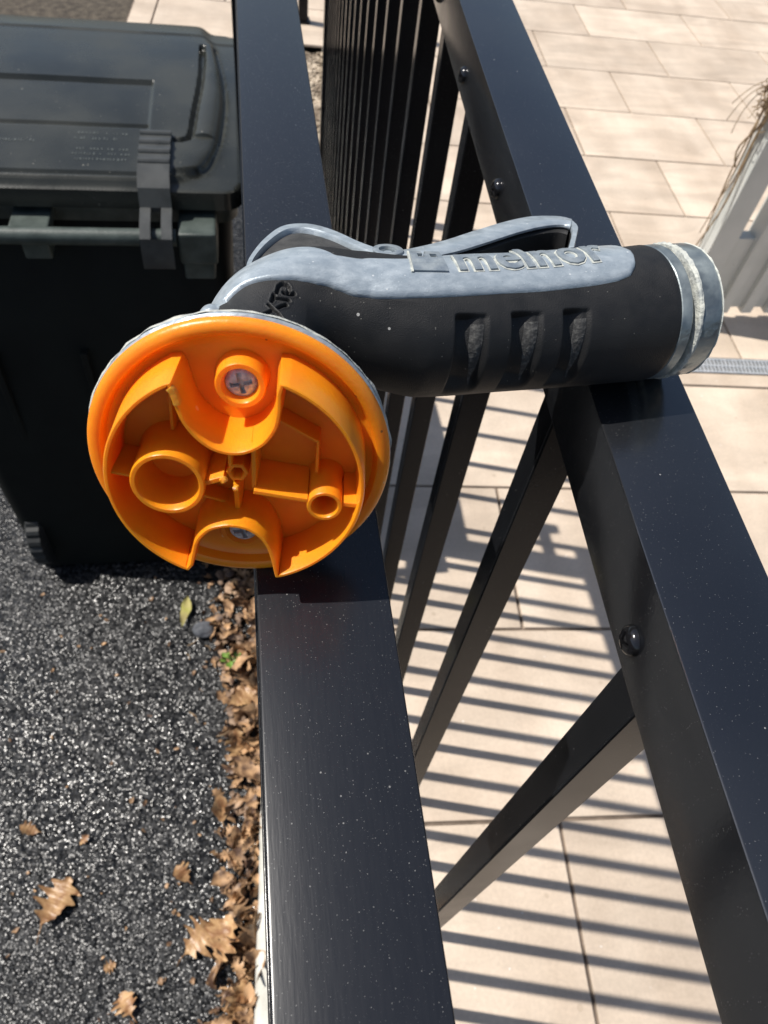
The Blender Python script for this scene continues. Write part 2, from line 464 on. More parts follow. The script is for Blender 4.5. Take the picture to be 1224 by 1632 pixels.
# edging stones between gravel strip and patio
edging = empty('edging', (0, 0, 0), kind='structure')
b = -0.9
em = None
while b < 3.70:
    ln = 0.195
    if em is None:
        bm = bmesh.new(); bm_box(bm, -0.0105, 0.0105, -ln / 2 + 0.003, ln / 2 - 0.003, -0.06, 0.006, bev=0.003)
        em = bpy.data.meshes.new('edging_stone'); bm.to_mesh(em); bm.free(); em.materials.append(M['edging'])
    o = bpy.data.objects.new('edging_stone', em); COL.objects.link(o)
    o.location = T(0.0965, b + ln / 2, random.uniform(-0.002, 0.001)); o.rotation_euler = (0, 0, -PSI + random.uniform(-0.006, 0.006)); o.parent = edging
    b += ln

# concrete kerb under the fence, slightly chipped
vs, fs = [], []
nb = 260
prof = [(-0.060, -0.19), (-0.058, -0.035), (-0.052, -0.024), (-0.044, -0.020), (-0.004, -0.020), (0.0, -0.19)]
for j in range(nb + 1):
    b = -0.9 + 4.611 * j / nb
    for i, (a, z) in enumerate(prof):
        n_ = mnoise.noise(Vector((a * 40, b * 9, 1.3)))
        n2 = mnoise.noise(Vector((a * 90, b * 45, 4.3)))
        vs.append(T(a + (0.003 * n_ + 0.0015 * n2) * (i < 4), b, z + (0.003 * n_ + 0.0012 * n2) * (0 < i < 5)))
k = len(prof)
for j in range(nb):
    for i in range(k - 1):
        fs.append((j * k + i, j * k + i + 1, (j + 1) * k + i + 1, (j + 1) * k + i))
fs.append(tuple(range(k))); fs.append(tuple(reversed([nb * k + i for i in range(k)])))
kb = mesh('kerb', vs, fs, M['concrete'], smooth=True, auto=40); kb['kind'] = 'structure'

# gravel between kerb and edging
rg = random.Random(3)
gb = sheet('gravel_base', 0.001, 0.0855, -0.9, 3.712, -0.045, M['soil'], n=20, amp=0.003)
base_ico = bmesh.new(); bmesh.ops.create_icosphere(base_ico, subdivisions=1, radius=1.0)
IV = [v.co.copy() for v in base_ico.verts]; IF = [tuple(v.index for v in f.verts) for f in base_ico.faces]; base_ico.free()
J = Join()
def pebble(J, c, r, rg, flat=0.6):
    s = Vector((rg.uniform(0.7, 1.3), rg.uniform(0.7, 1.2), flat * rg.uniform(0.7, 1.2)))
    q = Matrix.Rotation(rg.uniform(0, 6.28), 3, 'Z') @ Matrix.Rotation(rg.uniform(-0.6, 0.6), 3, 'X')
    J.add([Vector(c) + q @ Vector((v.x * s.x, v.y * s.y, v.z * s.z)) * r * rg.uniform(0.8, 1.15) for v in IV], IF)
for i in range(5200):
    b = rg.uniform(-0.2, 3.705) if i % 2 else rg.uniform(2.0, 3.705)
    pebble(J, T(rg.uniform(0.004, 0.083), b, -0.043 + rg.uniform(0, 0.02)), rg.uniform(0.004, 0.0095), rg)
o = J.build('gravel', M['stone'], smooth=False); o['kind'] = 'stuff'

# ------------------------------------------------------------------ fences
RZ = 1.293                       # height of the rail tops
def ybox(bm, x0, x1, y0, y1, z0, z1, yaw=0.0, org=(0, 0), bev=0.0, seg=2):
    Mx = Matrix.Translation((org[0], org[1], 0)) @ Matrix.Rotation(-yaw, 4, 'Z')
    bm_box(bm, x0, x1, y0, y1, z0, z1, M=Mx, bev=bev, seg=seg)

lf = empty('railing', (0.014, 0.2, 0), 'black metal railing with a brushed grey top, nearest the driveway and the bin', 'railing')
bm = bmesh.new()
ybox(bm, -0.0025, 0.0288, -1.2, 1.12, RZ - 0.030, RZ, bev=0.0007, seg=3)
from_bm('top_rail', bm, M['rail_metal'], lf, smooth=True)
bm = bmesh.new()
ybox(bm, -0.0036, 0.0270, -1.2, 1.12, RZ - 0.050, RZ - 0.0305, bev=0.0004)
from_bm('rail_channel', bm, M['black_metal'], lf, smooth=True)
bm = bmesh.new()
ybox(bm, 0.002, 0.024, -1.2, 1.03, 0.07, 0.10, bev=0.001)
from_bm('bottom_rail', bm, M['black_metal'], lf, smooth=True)
bm = bmesh.new()
bm_box(bm, -0.0079, 0.0079, -0.0073, 0.0073, -(RZ - 0.0505 - 0.10) / 2, (RZ - 0.0505 - 0.10) / 2, bev=0.0009)
lp_ = bpy.data.meshes.new('picket'); bm.to_mesh(lp_); bm.free(); lp_.materials.append(M['black_metal'])
for k in range(-6, 9):
    o = bpy.data.objects.new('picket', lp_); COL.objects.link(o); o.parent = lf
    o.matrix_parent_inverse = Matrix.Translation(-lf.location); o.location = (0.0131, 0.0412 + 0.1118 * k, (RZ - 0.0505 + 0.10) / 2)
for py in (1.055, -0.75):
    bm = bmesh.new()
    ybox(bm, -0.012, 0.038, py - 0.025, py + 0.025, -0.02, RZ - 0.0505, bev=0.002)
    from_bm('post', bm, M['black_metal'], lf, smooth=True)
bm = bmesh.new()
ybox(bm, 0.004, 0.022, 1.0805, 1.165, 1.10, 1.125, bev=0.001)
ybox(bm, -0.002, 0.028, 1.150, 1.176, 1.06, 1.16, bev=0.002)
from_bm('latch', bm, M['black_metal'], lf, smooth=True)

YAW = 0.0599
OX, OY = 0.0915, 0.0
rf = empty('picket_fence', (0.13, 0.3, 0), 'black metal picket fence with screwed top rail, under the handle end of the nozzle', 'fence')
bm = bmesh.new()
ybox(bm, 0.0, 0.0318, -1.2, 2.37, RZ - 0.0305, RZ, yaw=YAW, org=(OX, OY), bev=0.0006, seg=3)
from_bm('top_rail', bm, M['rail_gloss'], rf, smooth=True)
bm = bmesh.new()
ybox(bm, 0.0, 0.0318, -1.2, 2.37, 0.08, 0.11, yaw=YAW, org=(OX, OY), bev=0.0010)
from_bm('bottom_rail', bm, M['black_metal'], rf, smooth=True)
bm = bmesh.new()
bm_box(bm, -0.0079, 0.0079, -0.0073, 0.0073, -(RZ - 0.031 - 0.11) / 2, (RZ - 0.031 - 0.11) / 2, bev=0.0009)
for f in bm.faces: f.smooth = True
pm_ = bpy.data.meshes.new('picket'); bm.to_mesh(pm_); bm.free(); pm_.materials.append(M['black_metal']); pm_.set_sharp_from_angle(angle=0.35)
# pan head screw with a cross recess
def screw_mesh(name, r, h, mat, arms=0.62, deep=0.5):
    """pan head, axis +Z, real cross-shaped recess from polar grid"""
    nr, na = 26, 96
    vs, fs = [], []
    for i in range(nr + 1):
        q = i / nr
        for k in range(na):
            an = 2 * math.pi * k / na
            x, y = q * r * math.cos(an), q * r * math.sin(an)
            z = h * (1 - q ** 2.6) ** 0.5 if q < 1 else 0
            wv = r * 0.13
            if (abs(x) < wv and abs(y) < r * arms) or (abs(y) < wv and abs(x) < r * arms): z -= h * deep
            vs.append((x, y, z))
    for i in range(nr):
        for k in range(na):
            fs.append((i * na + k, (i + 1) * na + k, (i + 1) * na + (k + 1) % na, i * na + (k + 1) % na))
    me = bpy.data.meshes.new(name); me.from_pydata(vs, [], fs); me.materials.append(mat)
    me.polygons.foreach_set('use_smooth', [True] * len(me.polygons)); me.set_sharp_from_angle(angle=math.radians(40))
    return me
sc_me = screw_mesh('screw', 0.0044, 0.0030, M['screw_black'])
for k in range(-9, 21):
    y = 0.073 + 0.1114 * k
    Mx = Matrix.Translation((OX, OY, 0)) @ Matrix.Rotation(-YAW, 4, 'Z')
    p = Mx @ Vector((0.0079 + 0.0042, y, (RZ - 0.031 + 0.11) / 2))
    o = bpy.data.objects.new('picket', pm_); COL.objects.link(o); o.parent = rf
    o.matrix_parent_inverse = Matrix.Translation(-rf.location); o.location = p; o.rotation_euler = (0, 0, -YAW + random.uniform(-0.01, 0.01))
    p = Mx @ Vector((-0.0001, y + 0.006, RZ - 0.0195))
    o = bpy.data.objects.new('screw', sc_me); COL.objects.link(o); o.parent = rf
    o.matrix_parent_inverse = Matrix.Translation(-rf.location); o.location = p
    o.rotation_euler = (Matrix.Rotation(-YAW, 3, 'Z') @ Matrix.Rotation(-math.pi / 2, 3, 'Y') @ Matrix.Rotation(random.uniform(0, 3), 3, 'Z')).to_euler()
bm = bmesh.new()
ybox(bm, -0.003, 0.0345, 2.372, 2.412, -0.004, RZ + 0.03, yaw=YAW, org=(OX, OY), bev=0.0015)
from_bm('post', bm, M['black_metal'], rf, smooth=True)

pf = empty('fence_post', (0.285, 3.95, 0), 'lone black square post standing on far pale tiles beyond the gravel strip', 'post')
bm = bmesh.new(); ybox(bm, 0.262, 0.306, 3.93, 3.975, 0.012, 1.20, bev=0.002); from_bm('shaft', bm, M['black_metal'], pf, smooth=True)
bm = bmesh.new(); ybox(bm, 0.252, 0.316, 3.92, 3.985, 0.0, 0.0118, bev=0.001); from_bm('foot_plate', bm, M['black_metal'], pf, smooth=True)

# grey green vinyl picket fence at the right
gf = empty('vinyl_fence', (1.4, 1.78, 0), 'pale grey green vinyl fence with a thick end post at the right edge', 'fence')
YF = 1.753
bm = bmesh.new(); ybox(bm, 1.327, 1.400, YF, YF + 0.065, 0.0, 1.10, bev=0.003); from_bm('post', bm, M['vinyl'], gf, smooth=True)
bm = bmesh.new(); ybox(bm, 1.4002, 2.2, YF + 0.008, YF + 0.050, 0.065, 0.31, bev=0.002); from_bm('bottom_board', bm, M['vinyl'], gf, smooth=True)
for k in range(9):
    bm = bmesh.new(); x = 1.457 + 0.082 * k
    ybox(bm, x, x + 0.035, YF - 0.010, YF + 0.056, 0.055, 1.05, bev=0.002)
    from_bm('picket', bm, M['vinyl'], gf, smooth=True)

# dried vine clinging to the post
vn = empty('dried_vine', (1.29, 1.80, 0.0), 'tangle of dried brown vine stems hanging on the pale fence post', 'dried plant')
rv = random.Random(11)
Js = Join()
for i in range(150):
    c = Vector((1.304 + rv.gauss(0, 0.010), 1.79 + rv.gauss(0, 0.012), 0.70 + rv.gauss(0, 0.024)))
    d = Vector((rv.gauss(-0.1, 1), rv.gauss(0, 1), rv.gauss(-0.2, 0.9))).normalized()
    pts = [c]; ln = rv.uniform(0.012, 0.036); turn = Vector((rv.gauss(0, 1), rv.gauss(0, 1), rv.gauss(0, 1))) * 0.6
    for k in range(9):
        d = (d + turn.cross(d) * 0.7 + Vector((0, 0, -0.08))).normalized()
        pts.append(pts[-1] + d * ln / 6)
    Js.add(*tube_mesh(pts, [0.0024 * (1 - 0.07 * k) * rv.uniform(0.4, 1) for k in range(10)], 5))
o = Js.build('twig', M['vine'], vn, smooth=True); o['kind'] = 'stuff'
for i in range(5):
    x = 1.316 + rv.gauss(0, 0.005); y = 1.80 + rv.gauss(0, 0.012); pts = []
    zb = (0.05, 0.30, 0.42, 0.2, 0.5, 0.12, 0.36)[i]
    for k in range(12):
        z = 0.70 - (0.70 - zb) * k / 11
        pts.append((x - 0.018 * math.sin(k * 0.5 + i) * (k / 11) - 0.01 * (k / 11), y + 0.01 * math.sin(k * 0.7 + i * 2), z))
    vs, fs = tube_mesh(pts, [0.0045 * (1 - 0.05 * k) * (0.6 + 0.1 * (i % 5)) for k in range(12)], 6)
    mesh('stem', vs, fs, M['vine'], vn, smooth=True)
for i in range(3):
    c = Vector((1.300, 1.79, 0.71)); a = 1.9 + i * 0.6
    pts = [c + Vector((math.cos(a + 0.12 * k) * 0.0085 * k, 0.003 * k, math.sin(a + 0.12 * k) * 0.008 * k - 0.0008 * k * k)) for k in range(10)]
    vs, fs = tube_mesh(pts, [0.0011] * 10, 5); mesh('tendril', vs, fs, M['vine'], vn, smooth=True)

# ------------------------------------------------------------------ wheeled bin
XB0, XB1, YB0, YB1, ZR = -0.575, -0.018, 1.105, 1.615, 0.800
bn = empty('wheeled_bin', ((XB0 + XB1) / 2, 1.35, -0.08), 'dark green wheeled rubbish bin with black lid standing on the asphalt driveway', 'bin')
def loft(rings):
    n = len(rings[0]); vs = [p for r in rings for p in r]; fs = []
    for i in range(len(rings) - 1):
        for k in range(n): fs.append((i * n + k, i * n + (k + 1) % n, (i + 1) * n + (k + 1) % n, (i + 1) * n + k))
    return vs, fs
def rrect(x0, x1, y0, y1, r, z, n=6):
    out = []
    for (cx_, cy_, a0) in ((x1 - r, y1 - r, 0), (x0 + r, y1 - r, 90), (x0 + r, y0 + r, 180), (x1 - r, y0 + r, 270)):
        for k in range(n + 1):
            a = math.radians(a0 + 90 * k / n); out.append(Vector((cx_ + r * math.cos(a), cy_ + r * math.sin(a), z)))
    return out
vs, fs = loft([rrect(-0.522, -0.062, 0.992, 1.50, 0.035, -0.066), rrect(-0.535, -0.050, 1.004, 1.54, 0.035, 0.20),
               rrect(-0.550, -0.038, 1.030, 1.58, 0.035, 0.55), rrect(-0.556, -0.036, 1.060, 1.59, 0.03, 0.68), rrect(-0.562, -0.030, 1.088, 1.60, 0.03, ZR - 0.04)])
fs.append(tuple(range(27, -1, -1)))
mesh('body', vs, fs, M['bin_body'], bn, smooth=True, auto=35)
vs, fs = loft([rrect(-0.562, -0.030, 1.100, 1.60, 0.03, ZR - 0.0398), rrect(-0.572, -0.020, 1.074, 1.61, 0.03, ZR - 0.036), rrect(-0.573, -0.019, 1.070, 1.612, 0.03, ZR - 0.010),
               rrect(-0.570, -0.022, 1.074, 1.608, 0.028, ZR - 0.006), rrect(-0.555, -0.037, 1.100, 1.595, 0.02, ZR - 0.006), rrect(-0.555, -0.037, 1.100, 1.595, 0.02, ZR - 0.05)])
mesh('rim', vs, fs, M['bin_rim'], bn, smooth=True, auto=35)
# ribs on the wheel side of the body
for x in (-0.44, -0.292, -0.145):
    bm = bmesh.new(); bm_box(bm, x - 0.006, x + 0.006, 1.014, 1.13, 0.25, 0.55, bev=0.002); from_bm('rib', bm, M['bin_body'], bn, smooth=True)
# handle: bar on brackets
def hbar(x0, x1):
    pts = [(x0, 1.005, ZR - 0.018), (x1, 1.005, ZR - 0.018)]
    return tube_mesh(pts, 0.0125, 16)
vs, fs = hbar(-0.530, -0.110)
mesh('handle', vs, fs, M['bin_rim'], bn, smooth=True, auto=50)
for (x0, x1) in ((-0.345, -0.290), (-0.235 + 0.0, -0.235), ):
    if x1 - x0 < 0.01: continue
    bm = bmesh.new()
    bm_box(bm, x0, x1, 1.004, 1.088, ZR - 0.028, ZR - 0.010, bev=0.003)
    bm_box(bm, x0 + 0.006, x1 - 0.010, 1.03, 1.12, ZR - 0.075, ZR - 0.028, bev=0.003)
    from_bm('bracket', bm, M['bin_rim'], bn, smooth=True)
for (x0, x1) in ((-0.108, -0.052), (-0.540, -0.485)):
    bm = bmesh.new()
    bm_box(bm, x0, x1, 0.998, 1.092, ZR - 0.060, ZR - 0.008, bev=0.004)
    bm_box(bm, x0 + 0.004, x1 - 0.006, 1.004, 1.116, ZR - 0.09, ZR - 0.0602, bev=0.003)
    from_bm('bracket', bm, M['bin_rim'], bn, smooth=True)
# hinge strap over the bar, with a keyhole slot
def strap(xc, name='hinge_strap'):
    prof = [(1.170, ZR + 0.058), (1.120, ZR + 0.056), (1.062, ZR + 0.051), (1.042, ZR + 0.038), (1.034, ZR + 0.012), (1.000, ZR + 0.004), (0.982, ZR - 0.006), (0.976, ZR - 0.045)]
    bm = bmesh.new()
    def strip(x0, x1, i0, i1, th=0.008):
        P = prof[i0:i1 + 1]
        vs = []
        for (y, z) in P: vs += [bm.verts.new((x0, y, z)), bm.verts.new((x1, y, z)), bm.verts.new((x1, y + 0.002, z - th)), bm.verts.new((x0, y + 0.002, z - th))]
        for i in range(len(P) - 1):
            for k in range(4):
                bm.faces.new((vs[i * 4 + k], vs[i * 4 + (k + 1) % 4], vs[i * 4 + 4 + (k + 1) % 4], vs[i * 4 + 4 + k]))
        bm.faces.new(vs[0:4]); bm.faces.new(vs[-4:][::-1])
    strip(xc - 0.0228, xc + 0.0228, 0, 4)
    strip(xc - 0.0228, xc - 0.0075, 4, 6); strip(xc + 0.0075, xc + 0.0228, 4, 6)
    strip(xc - 0.0228, xc + 0.0228, 6, 7)
    for (y, z) in ((1.160, ZR + 0.0605), (1.136, ZR + 0.0595), (1.112, ZR + 0.0585), (1.088, ZR + 0.0565)):
        v_, f_ = tube_mesh([(xc - 0.0225, y, z - 0.0035), (xc + 0.0225, y, z - 0.0035)], 0.0050, 12)
        b0 = [bm.verts.new(q) for q in v_]
        for f in f_: bm.faces.new([b0[i] for i in f])
    return from_bm(name, bm, M['bin_clip'], bn, smooth=True, auto=30)
strap(-0.137); strap(-0.456)
# wheels
for xs, sgn in ((-0.492, -1), (-0.068, 1)):
    rings = []
    n = 72
    prof = [(0.000, 0.055), (0.003, 0.086), (0.009, 0.0985), (0.034, 0.0985), (0.040, 0.086), (0.042, 0.055)]
    vs, fs = [], []
    for k in range(n):
        a = 2 * math.pi * k / n
        for (u, r) in prof:
            rr = r - (0.004 if (r > 0.09 and k % 3 == 0) else 0)
            vs.append((xs - 0.021 + u, 1.060 + rr * math.cos(a), 0.0185 + rr * math.sin(a)))
    for k in range(n):
        for i in range(len(prof) - 1):
            fs.append((k * 6 + i, k * 6 + i + 1, ((k + 1) % n) * 6 + i + 1, ((k + 1) % n) * 6 + i))
    wo = mesh('wheel', vs, fs, M['rubber_tyre'], bn, smooth=True, auto=30)
    bm = bmesh.new()
    bmesh.ops.create_cone(bm, cap_ends=True, segments=32, radius1=0.0552, radius2=0.0552, depth=0.03, matrix=Matrix.Translation((xs, 1.060, 0.0185)) @ Matrix.Rotation(math.pi / 2, 4, 'Y'))
    h = from_bm('hub', bm, M['bin_body'], wo, smooth=True)
vs, fs = tube_mesh([(-0.50, 1.060, 0.0185), (-0.07, 1.060, 0.0185)], 0.010, 12); mesh('axle', vs, fs, M['rubber_tyre'], bn, smooth=True)

# lid: height field with moulded channels
LX0, LX1, LY0, LY1 = -0.582, -0.010, 1.048, 1.625
def seg_d(px, py, pts):
    best = 9
    for (x0, y0), (x1, y1) in zip(pts[:-1], pts[1:]):
        dx, dy = x1 - x0, y1 - y0
        t = max(0, min(1, ((px - x0) * dx + (py - y0) * dy) / (dx * dx + dy * dy)))
        best = min(best, math.hypot(px - x0 - t * dx, py - y0 - t * dy))
    return best
def cr_pts(pts, n=6):
    out = []
    for i in range(len(pts) - 1):
        p0 = pts[max(i - 1, 0)]; p1 = pts[i]; p2 = pts[i + 1]; p3 = pts[min(i + 2, len(pts) - 1)]
        for k in range(n):
            t = k / n
            out.append(tuple(0.5 * (2 * p1[c] + (p2[c] - p0[c]) * t + (2 * p0[c] - 5 * p1[c] + 4 * p2[c] - p3[c]) * t * t + (-p0[c] + 3 * p1[c] - 3 * p2[c] + p3[c]) * t ** 3) for c in range(2)))
    out.append(pts[-1]); return out
LK = 0.976
inner = cr_pts([(x * LK, y * LK) for (x, y) in [(-0.074, 1.53), (-0.073, 1.44), (-0.076, 1.36), (-0.083, 1.27), (-0.088, 1.205), (-0.100, 1.190), (-0.112, 1.188)]])
outer = cr_pts([(x * LK, y * LK) for (x, y) in [(-0.052, 1.535), (-0.041, 1.44), (-0.036, 1.34), (-0.041, 1.24), (-0.052, 1.165), (-0.072, 1.118), (-0.110, 1.105)]])
def gro(d, wd): return max(0.0, 1 - (d / wd) ** 2)
XC = (LX0 + LX1) / 2
def smooth_(x, a, b):
    t = max(0.0, min(1.0, (x - a) / (b - a))); return t * t * (3 - 2 * t)
def lid_z(x, y):
    if x < XC: x = 2 * XC - x        # symmetrical lid
    z = ZR + 0.030
    # crown: highest in the middle, falling to the front edge
    z += 0.010 * math.sin(max(0, min(1, (y - LY0) / (LY1 - LY0))) * math.pi)
    dedge = min(LX1 - x, LY1 - y, y - LY0 + 0.004)
    # raised centre inside the outer curve
    xo = LK * np.interp(y / LK, [1.09, 1.118, 1.165, 1.24, 1.34, 1.44, 1.535, 1.60], [-0.12, -0.072, -0.052, -0.041, -0.036, -0.041, -0.052, -0.070])
    t = (xo - x) / 0.010
    z += 0.014 / (1 + math.exp(-max(-30, min(30, t * 2.2)))) * smooth_(y, 1.050, 1.066)
    z -= 0.010 * gro(seg_d(x, y, inner), 0.0065)
    z -= 0.006 * gro(seg_d(x, y, outer), 0.0060)
    if 1.17 < y < 1.495:
        xi = LK * np.interp(y / LK, [1.19, 1.27, 1.36, 1.44, 1.53], [-0.09, -0.083, -0.076, -0.073, -0.074])
        if xi < x < xo: z += 0.005 * math.sin(math.pi * (x - xi) / (xo - xi))
    if x < -0.152:
        if 1.060 < y < 1.341: z -= 0.0035
        for gy in (1.072, 1.200, 1.335): z -= 0.0065 * gro(abs(y - gy), 0.0050)
    else:
        if 1.060 < y < 1.341: z -= 0.0035 * max(0, 1 - (x + 0.152) / 0.004)
    if y > 1.50: z -= 0.010 * ((y - 1.50) / 0.12) ** 2 - 0.0025 * gro(abs(y - 1.545), 0.006)
    if dedge < 0.008: z -= 0.006 * (1 - max(dedge, 0) / 0.008) ** 2
    z += 0.0009 * mnoise.noise(Vector((x * 9, y * 9, 0)))
    return z
NX, NY = 300, 270
zc_ = {}
xs = sorted(set([LX0 + (LX1 - LX0) * i / NX for i in range(NX + 1)]))
vs, fs = [], []
for j in range(NY + 1):
    y = LY0 + (LY1 - LY0) * j / NY
    for x in xs:
        cxr = 0.03
        # rounded plan corners
        xx, yy = x, y
        ax = max(0, abs(x - XC) - ((LX1 - LX0) / 2 - cxr)); ay = max(0, abs(y - (LY0 + LY1) / 2) - ((LY1 - LY0) / 2 - cxr))
        if ax > 0 and ay > 0:
            m_ = max(ax, ay); d_ = math.hypot(ax, ay); k_ = m_ / d_
            xx = XC + math.copysign((LX1 - LX0) / 2 - cxr + ax * k_, x - XC); yy = (LY0 + LY1) / 2 + math.copysign((LY1 - LY0) / 2 - cxr + ay * k_, y - (LY0 + LY1) / 2)
        key_ = (round(abs(x - XC), 5), j)
        if key_ not in zc_: zc_[key_] = lid_z(XC + abs(x - XC), y)
        vs.append((xx, yy, zc_[key_]))
n1 = len(xs)
for j in range(NY):
    for i in range(n1 - 1):
        k = j * n1 + i; fs.append((k, k + 1, k + n1 + 1, k + n1))
bd = [i for i in range(n1)] + [j * n1 + n1 - 1 for j in range(1, NY + 1)] + [NY * n1 + i for i in range(n1 - 2, -1, -1)] + [j * n1 for j in range(NY - 1, 0, -1)]
nb_ = len(vs)
for i in bd: vs.append((vs[i][0], vs[i][1], ZR + 0.001))
for q in range(len(bd)):
    fs.append((bd[q], nb_ + q, nb_ + (q + 1) % len(bd), bd[(q + 1) % len(bd)]))
ld = mesh('lid', vs, fs, M['bin_lid'], bn, smooth=True, auto=38)
# faint raised lines of moulded lettering (unreadable in the photograph) as small scuffed ridges
rl = random.Random(5); bm = bmesh.new()
for (x0, x1, y, hh) in ((-0.253, -0.180, 1.176, 0.007), (-0.257, -0.190, 1.161, 0.008), (-0.257, -0.175, 1.133, 0.006), (-0.257, -0.175, 1.120, 0.006), (-0.257, -0.177, 1.106, 0.006), (-0.36, -0.313, 1.150, 0.009)):
    x = x0
    while x < x1:
        ww = rl.uniform(0.002, 0.005)
        z = lid_z(x, y)
        if rl.random() < 0.8: bm_box(bm, x, x + ww * rl.uniform(0.25, 0.8), y - hh / 2 * rl.uniform(0.4, 1), y + hh / 2 * rl.uniform(0.4, 1), z - 0.001, z + 0.0004)
        x += ww + 0.0012
o = from_bm('moulded_text', bm, M['emboss'], ld); o['kind'] = 'stuff'

# ------------------------------------------------------------------ fallen leaves
OAK = [(0, 0), (.04, .08), (.13, .14), (.17, .20), (.13, .27), (.23, .34), (.30, .42), (.19, .48), (.29, .56), (.33, .64), (.20, .70), (.25, .77), (.22, .84), (.12, .88), (.08, .95), (0, 1.0)]
def leaf_geo(L, wid, curl, rg, lobes=True, fold=0.25, nseg=12):
    """curved leaf with midrib; returns verts, faces with thickness"""
    out = []
    if lobes:
        prof = [(max(0.0, x), y) for (x, y) in cr_pts(OAK, 3)]
    else:
        prof = [(math.sin(math.pi * k / 10) ** 0.8 * 0.28, k / 10) for k in range(11)]
    vs = []; n = len(prof)
    q1, q2 = rg.uniform(0, 6), rg.uniform(0, 6)
    jit = [1 + 0.28 * math.sin(i * 0.7 + q1) for i in range(n)]; jit2 = [1 + 0.28 * math.sin(i * 0.6 + q2) for i in range(n)]
    ph = rg.uniform(0, 6)
    def bend(x, y):
        z = curl * L * math.sin(y * 2.4 + ph) * 0.25 + fold * abs(x) * L * (1.0 + 0.9 * math.sin(5 * y + ph)) + 0.012 * L * math.sin(38 * y + 22 * abs(x)) * min(1, abs(x) * 12) + 0.10 * L * math.sin(9 * x + 7 * y + ph) * abs(x) * 3
        return z
    for side in (-1, 0, 1):
        for i, (x, y) in enumerate(prof):
            xx = 0 if side == 0 else side * x * wid * (jit if side < 0 else jit2)[i]
            vs.append(Vector((xx * L, y * L, bend(xx, y))))
    mid = []
    for side in (-1, 1):
        for i, (x, y) in enumerate(prof):
            xx = side * x * wid * 0.5 * (jit if side < 0 else jit2)[i]
            mid.append(Vector((xx * L, (y - 0.01) * L, bend(xx, y) + 0.008 * L * math.sin(i * 2.1))))
    vs += mid
    a, c, b_, ma, mb = 0, n, 2 * n, 3 * n, 4 * n
    fs = []
    for i in range(n - 1):
        fs += [(a + i, a + i + 1, ma + i + 1, ma + i), (ma + i, ma + i + 1, c + i + 1, c + i), (c + i, c + i + 1, mb + i + 1, mb + i), (mb + i, mb + i + 1, b_ + i + 1, b_ + i)]
    m0 = len(vs)
    vs2 = [v - Vector((0, 0, 0.0005)) for v in vs]
    fs += [tuple(i + m0 for i in reversed(f)) for f in fs]
    return vs + vs2, fs
def place(vs, loc, rot, tilt=(0, 0)):
    q = Matrix.Translation(loc) @ Matrix.Rotation(rot, 4, 'Z') @ Matrix.Rotation(tilt[0], 4, 'X') @ Matrix.Rotation(tilt[1], 4, 'Y')
    return [q @ v for v in vs]
def leaf_obj(label, loc, L, wid, rot, curl=0.6, tilt=(0, 0), mat='leaf', lobes=True, seed=1, name='fallen_leaf', stem=True):
    rg = random.Random(seed)
    vs, fs = leaf_geo(L, wid, curl, rg, lobes)
    zmin = min(v.z for v in vs)
    J = Join(); J.add([v - Vector((0, 0, zmin)) for v in vs], fs)
    if stem:
        sv, sf = tube_mesh([(0, 0.03 * L, -zmin + 0.001), (0.02 * L, -0.15 * L, -zmin * 0.5 + 0.001), (0.06 * L, -0.30 * L, 0.001)], 0.0009, 5)
        J.add(sv, sf)
    me = bpy.data.meshes.new(name); me.from_pydata([tuple(v) for v in J.v], [], J.f); me.materials.append(M[mat])
    me.polygons.foreach_set('use_smooth', [True] * len(me.polygons))
    o = bpy.data.objects.new(name, me); COL.objects.link(o)
    o.location = loc; o.rotation_euler = (tilt[0], tilt[1], rot)
    tag(o, label, 'leaf')
    return o
AZ = -0.076
leaf_obj('largest pale brown oak leaf, wet and lobed, alone on the asphalt', (-0.412, 0.245, AZ), 0.085, 1.15, -0.45, seed=4, curl=0.5)
leaf_obj('short curled brown leaf on the asphalt near the bottom of the view', (-0.252, 0.095, AZ), 0.042, 1.4, 0.5, seed=9, curl=0.8)
leaf_obj('small dull brown leaf scrap on the asphalt above the short curled leaf', (-0.283, 0.175, AZ), 0.022, 1.3, 1.9, seed=13, curl=0.5, stem=False)
leaf_obj('dark crumpled leaf on the asphalt up and left of the largest oak leaf', (-0.440, 0.405, AZ), 0.034, 1.1, 1.2, seed=15, curl=1.0)
leaf_obj('tan curled leaf fragment up and right of the largest oak leaf', (-0.365, 0.375, AZ), 0.022, 0.9, -0.9, seed=17, curl=1.0, stem=False)
leaf_obj('slim yellow green leaf on edge beside the bin shadow', (-0.197, 0.815, AZ), 0.075, 0.55, -0.12, tilt=(0.25, 0.5), mat='yellow_leaf', lobes=False, seed=3, curl=0.4, stem=False)
leaf_obj('broad jagged brown leaf lifting off the asphalt at the edge of the litter', (-0.168, 0.175, AZ), 0.075, 1.3, -0.9, tilt=(0.3, 0.1), seed=21, curl=0.9)
leaf_obj('crinkled tan leaf just above the broad jagged leaf', (-0.165, 0.290, AZ), 0.035, 1.4, 0.7, seed=23, curl=0.9)
leaf_obj('long orange brown leaf folded against the kerb near the bottom edge', (-0.095, 0.055, AZ), 0.075, 0.9, -0.2, tilt=(0.1, 0.4), seed=25, curl=0.9)
leaf_obj('wide brown leaf leaning on the kerb beside the broad jagged leaf', (-0.110, 0.150, AZ + 0.01), 0.080, 1.2, -0.5, tilt=(0.2, -0.3), seed=27, curl=0.9)
leaf_obj('light tan oval leaf standing in the litter halfway down the railing', (-0.105, 0.385, AZ + 0.01), 0.055, 1.0, 0.25, tilt=(0.5, 0.2), lobes=False, seed=29, curl=0.5)
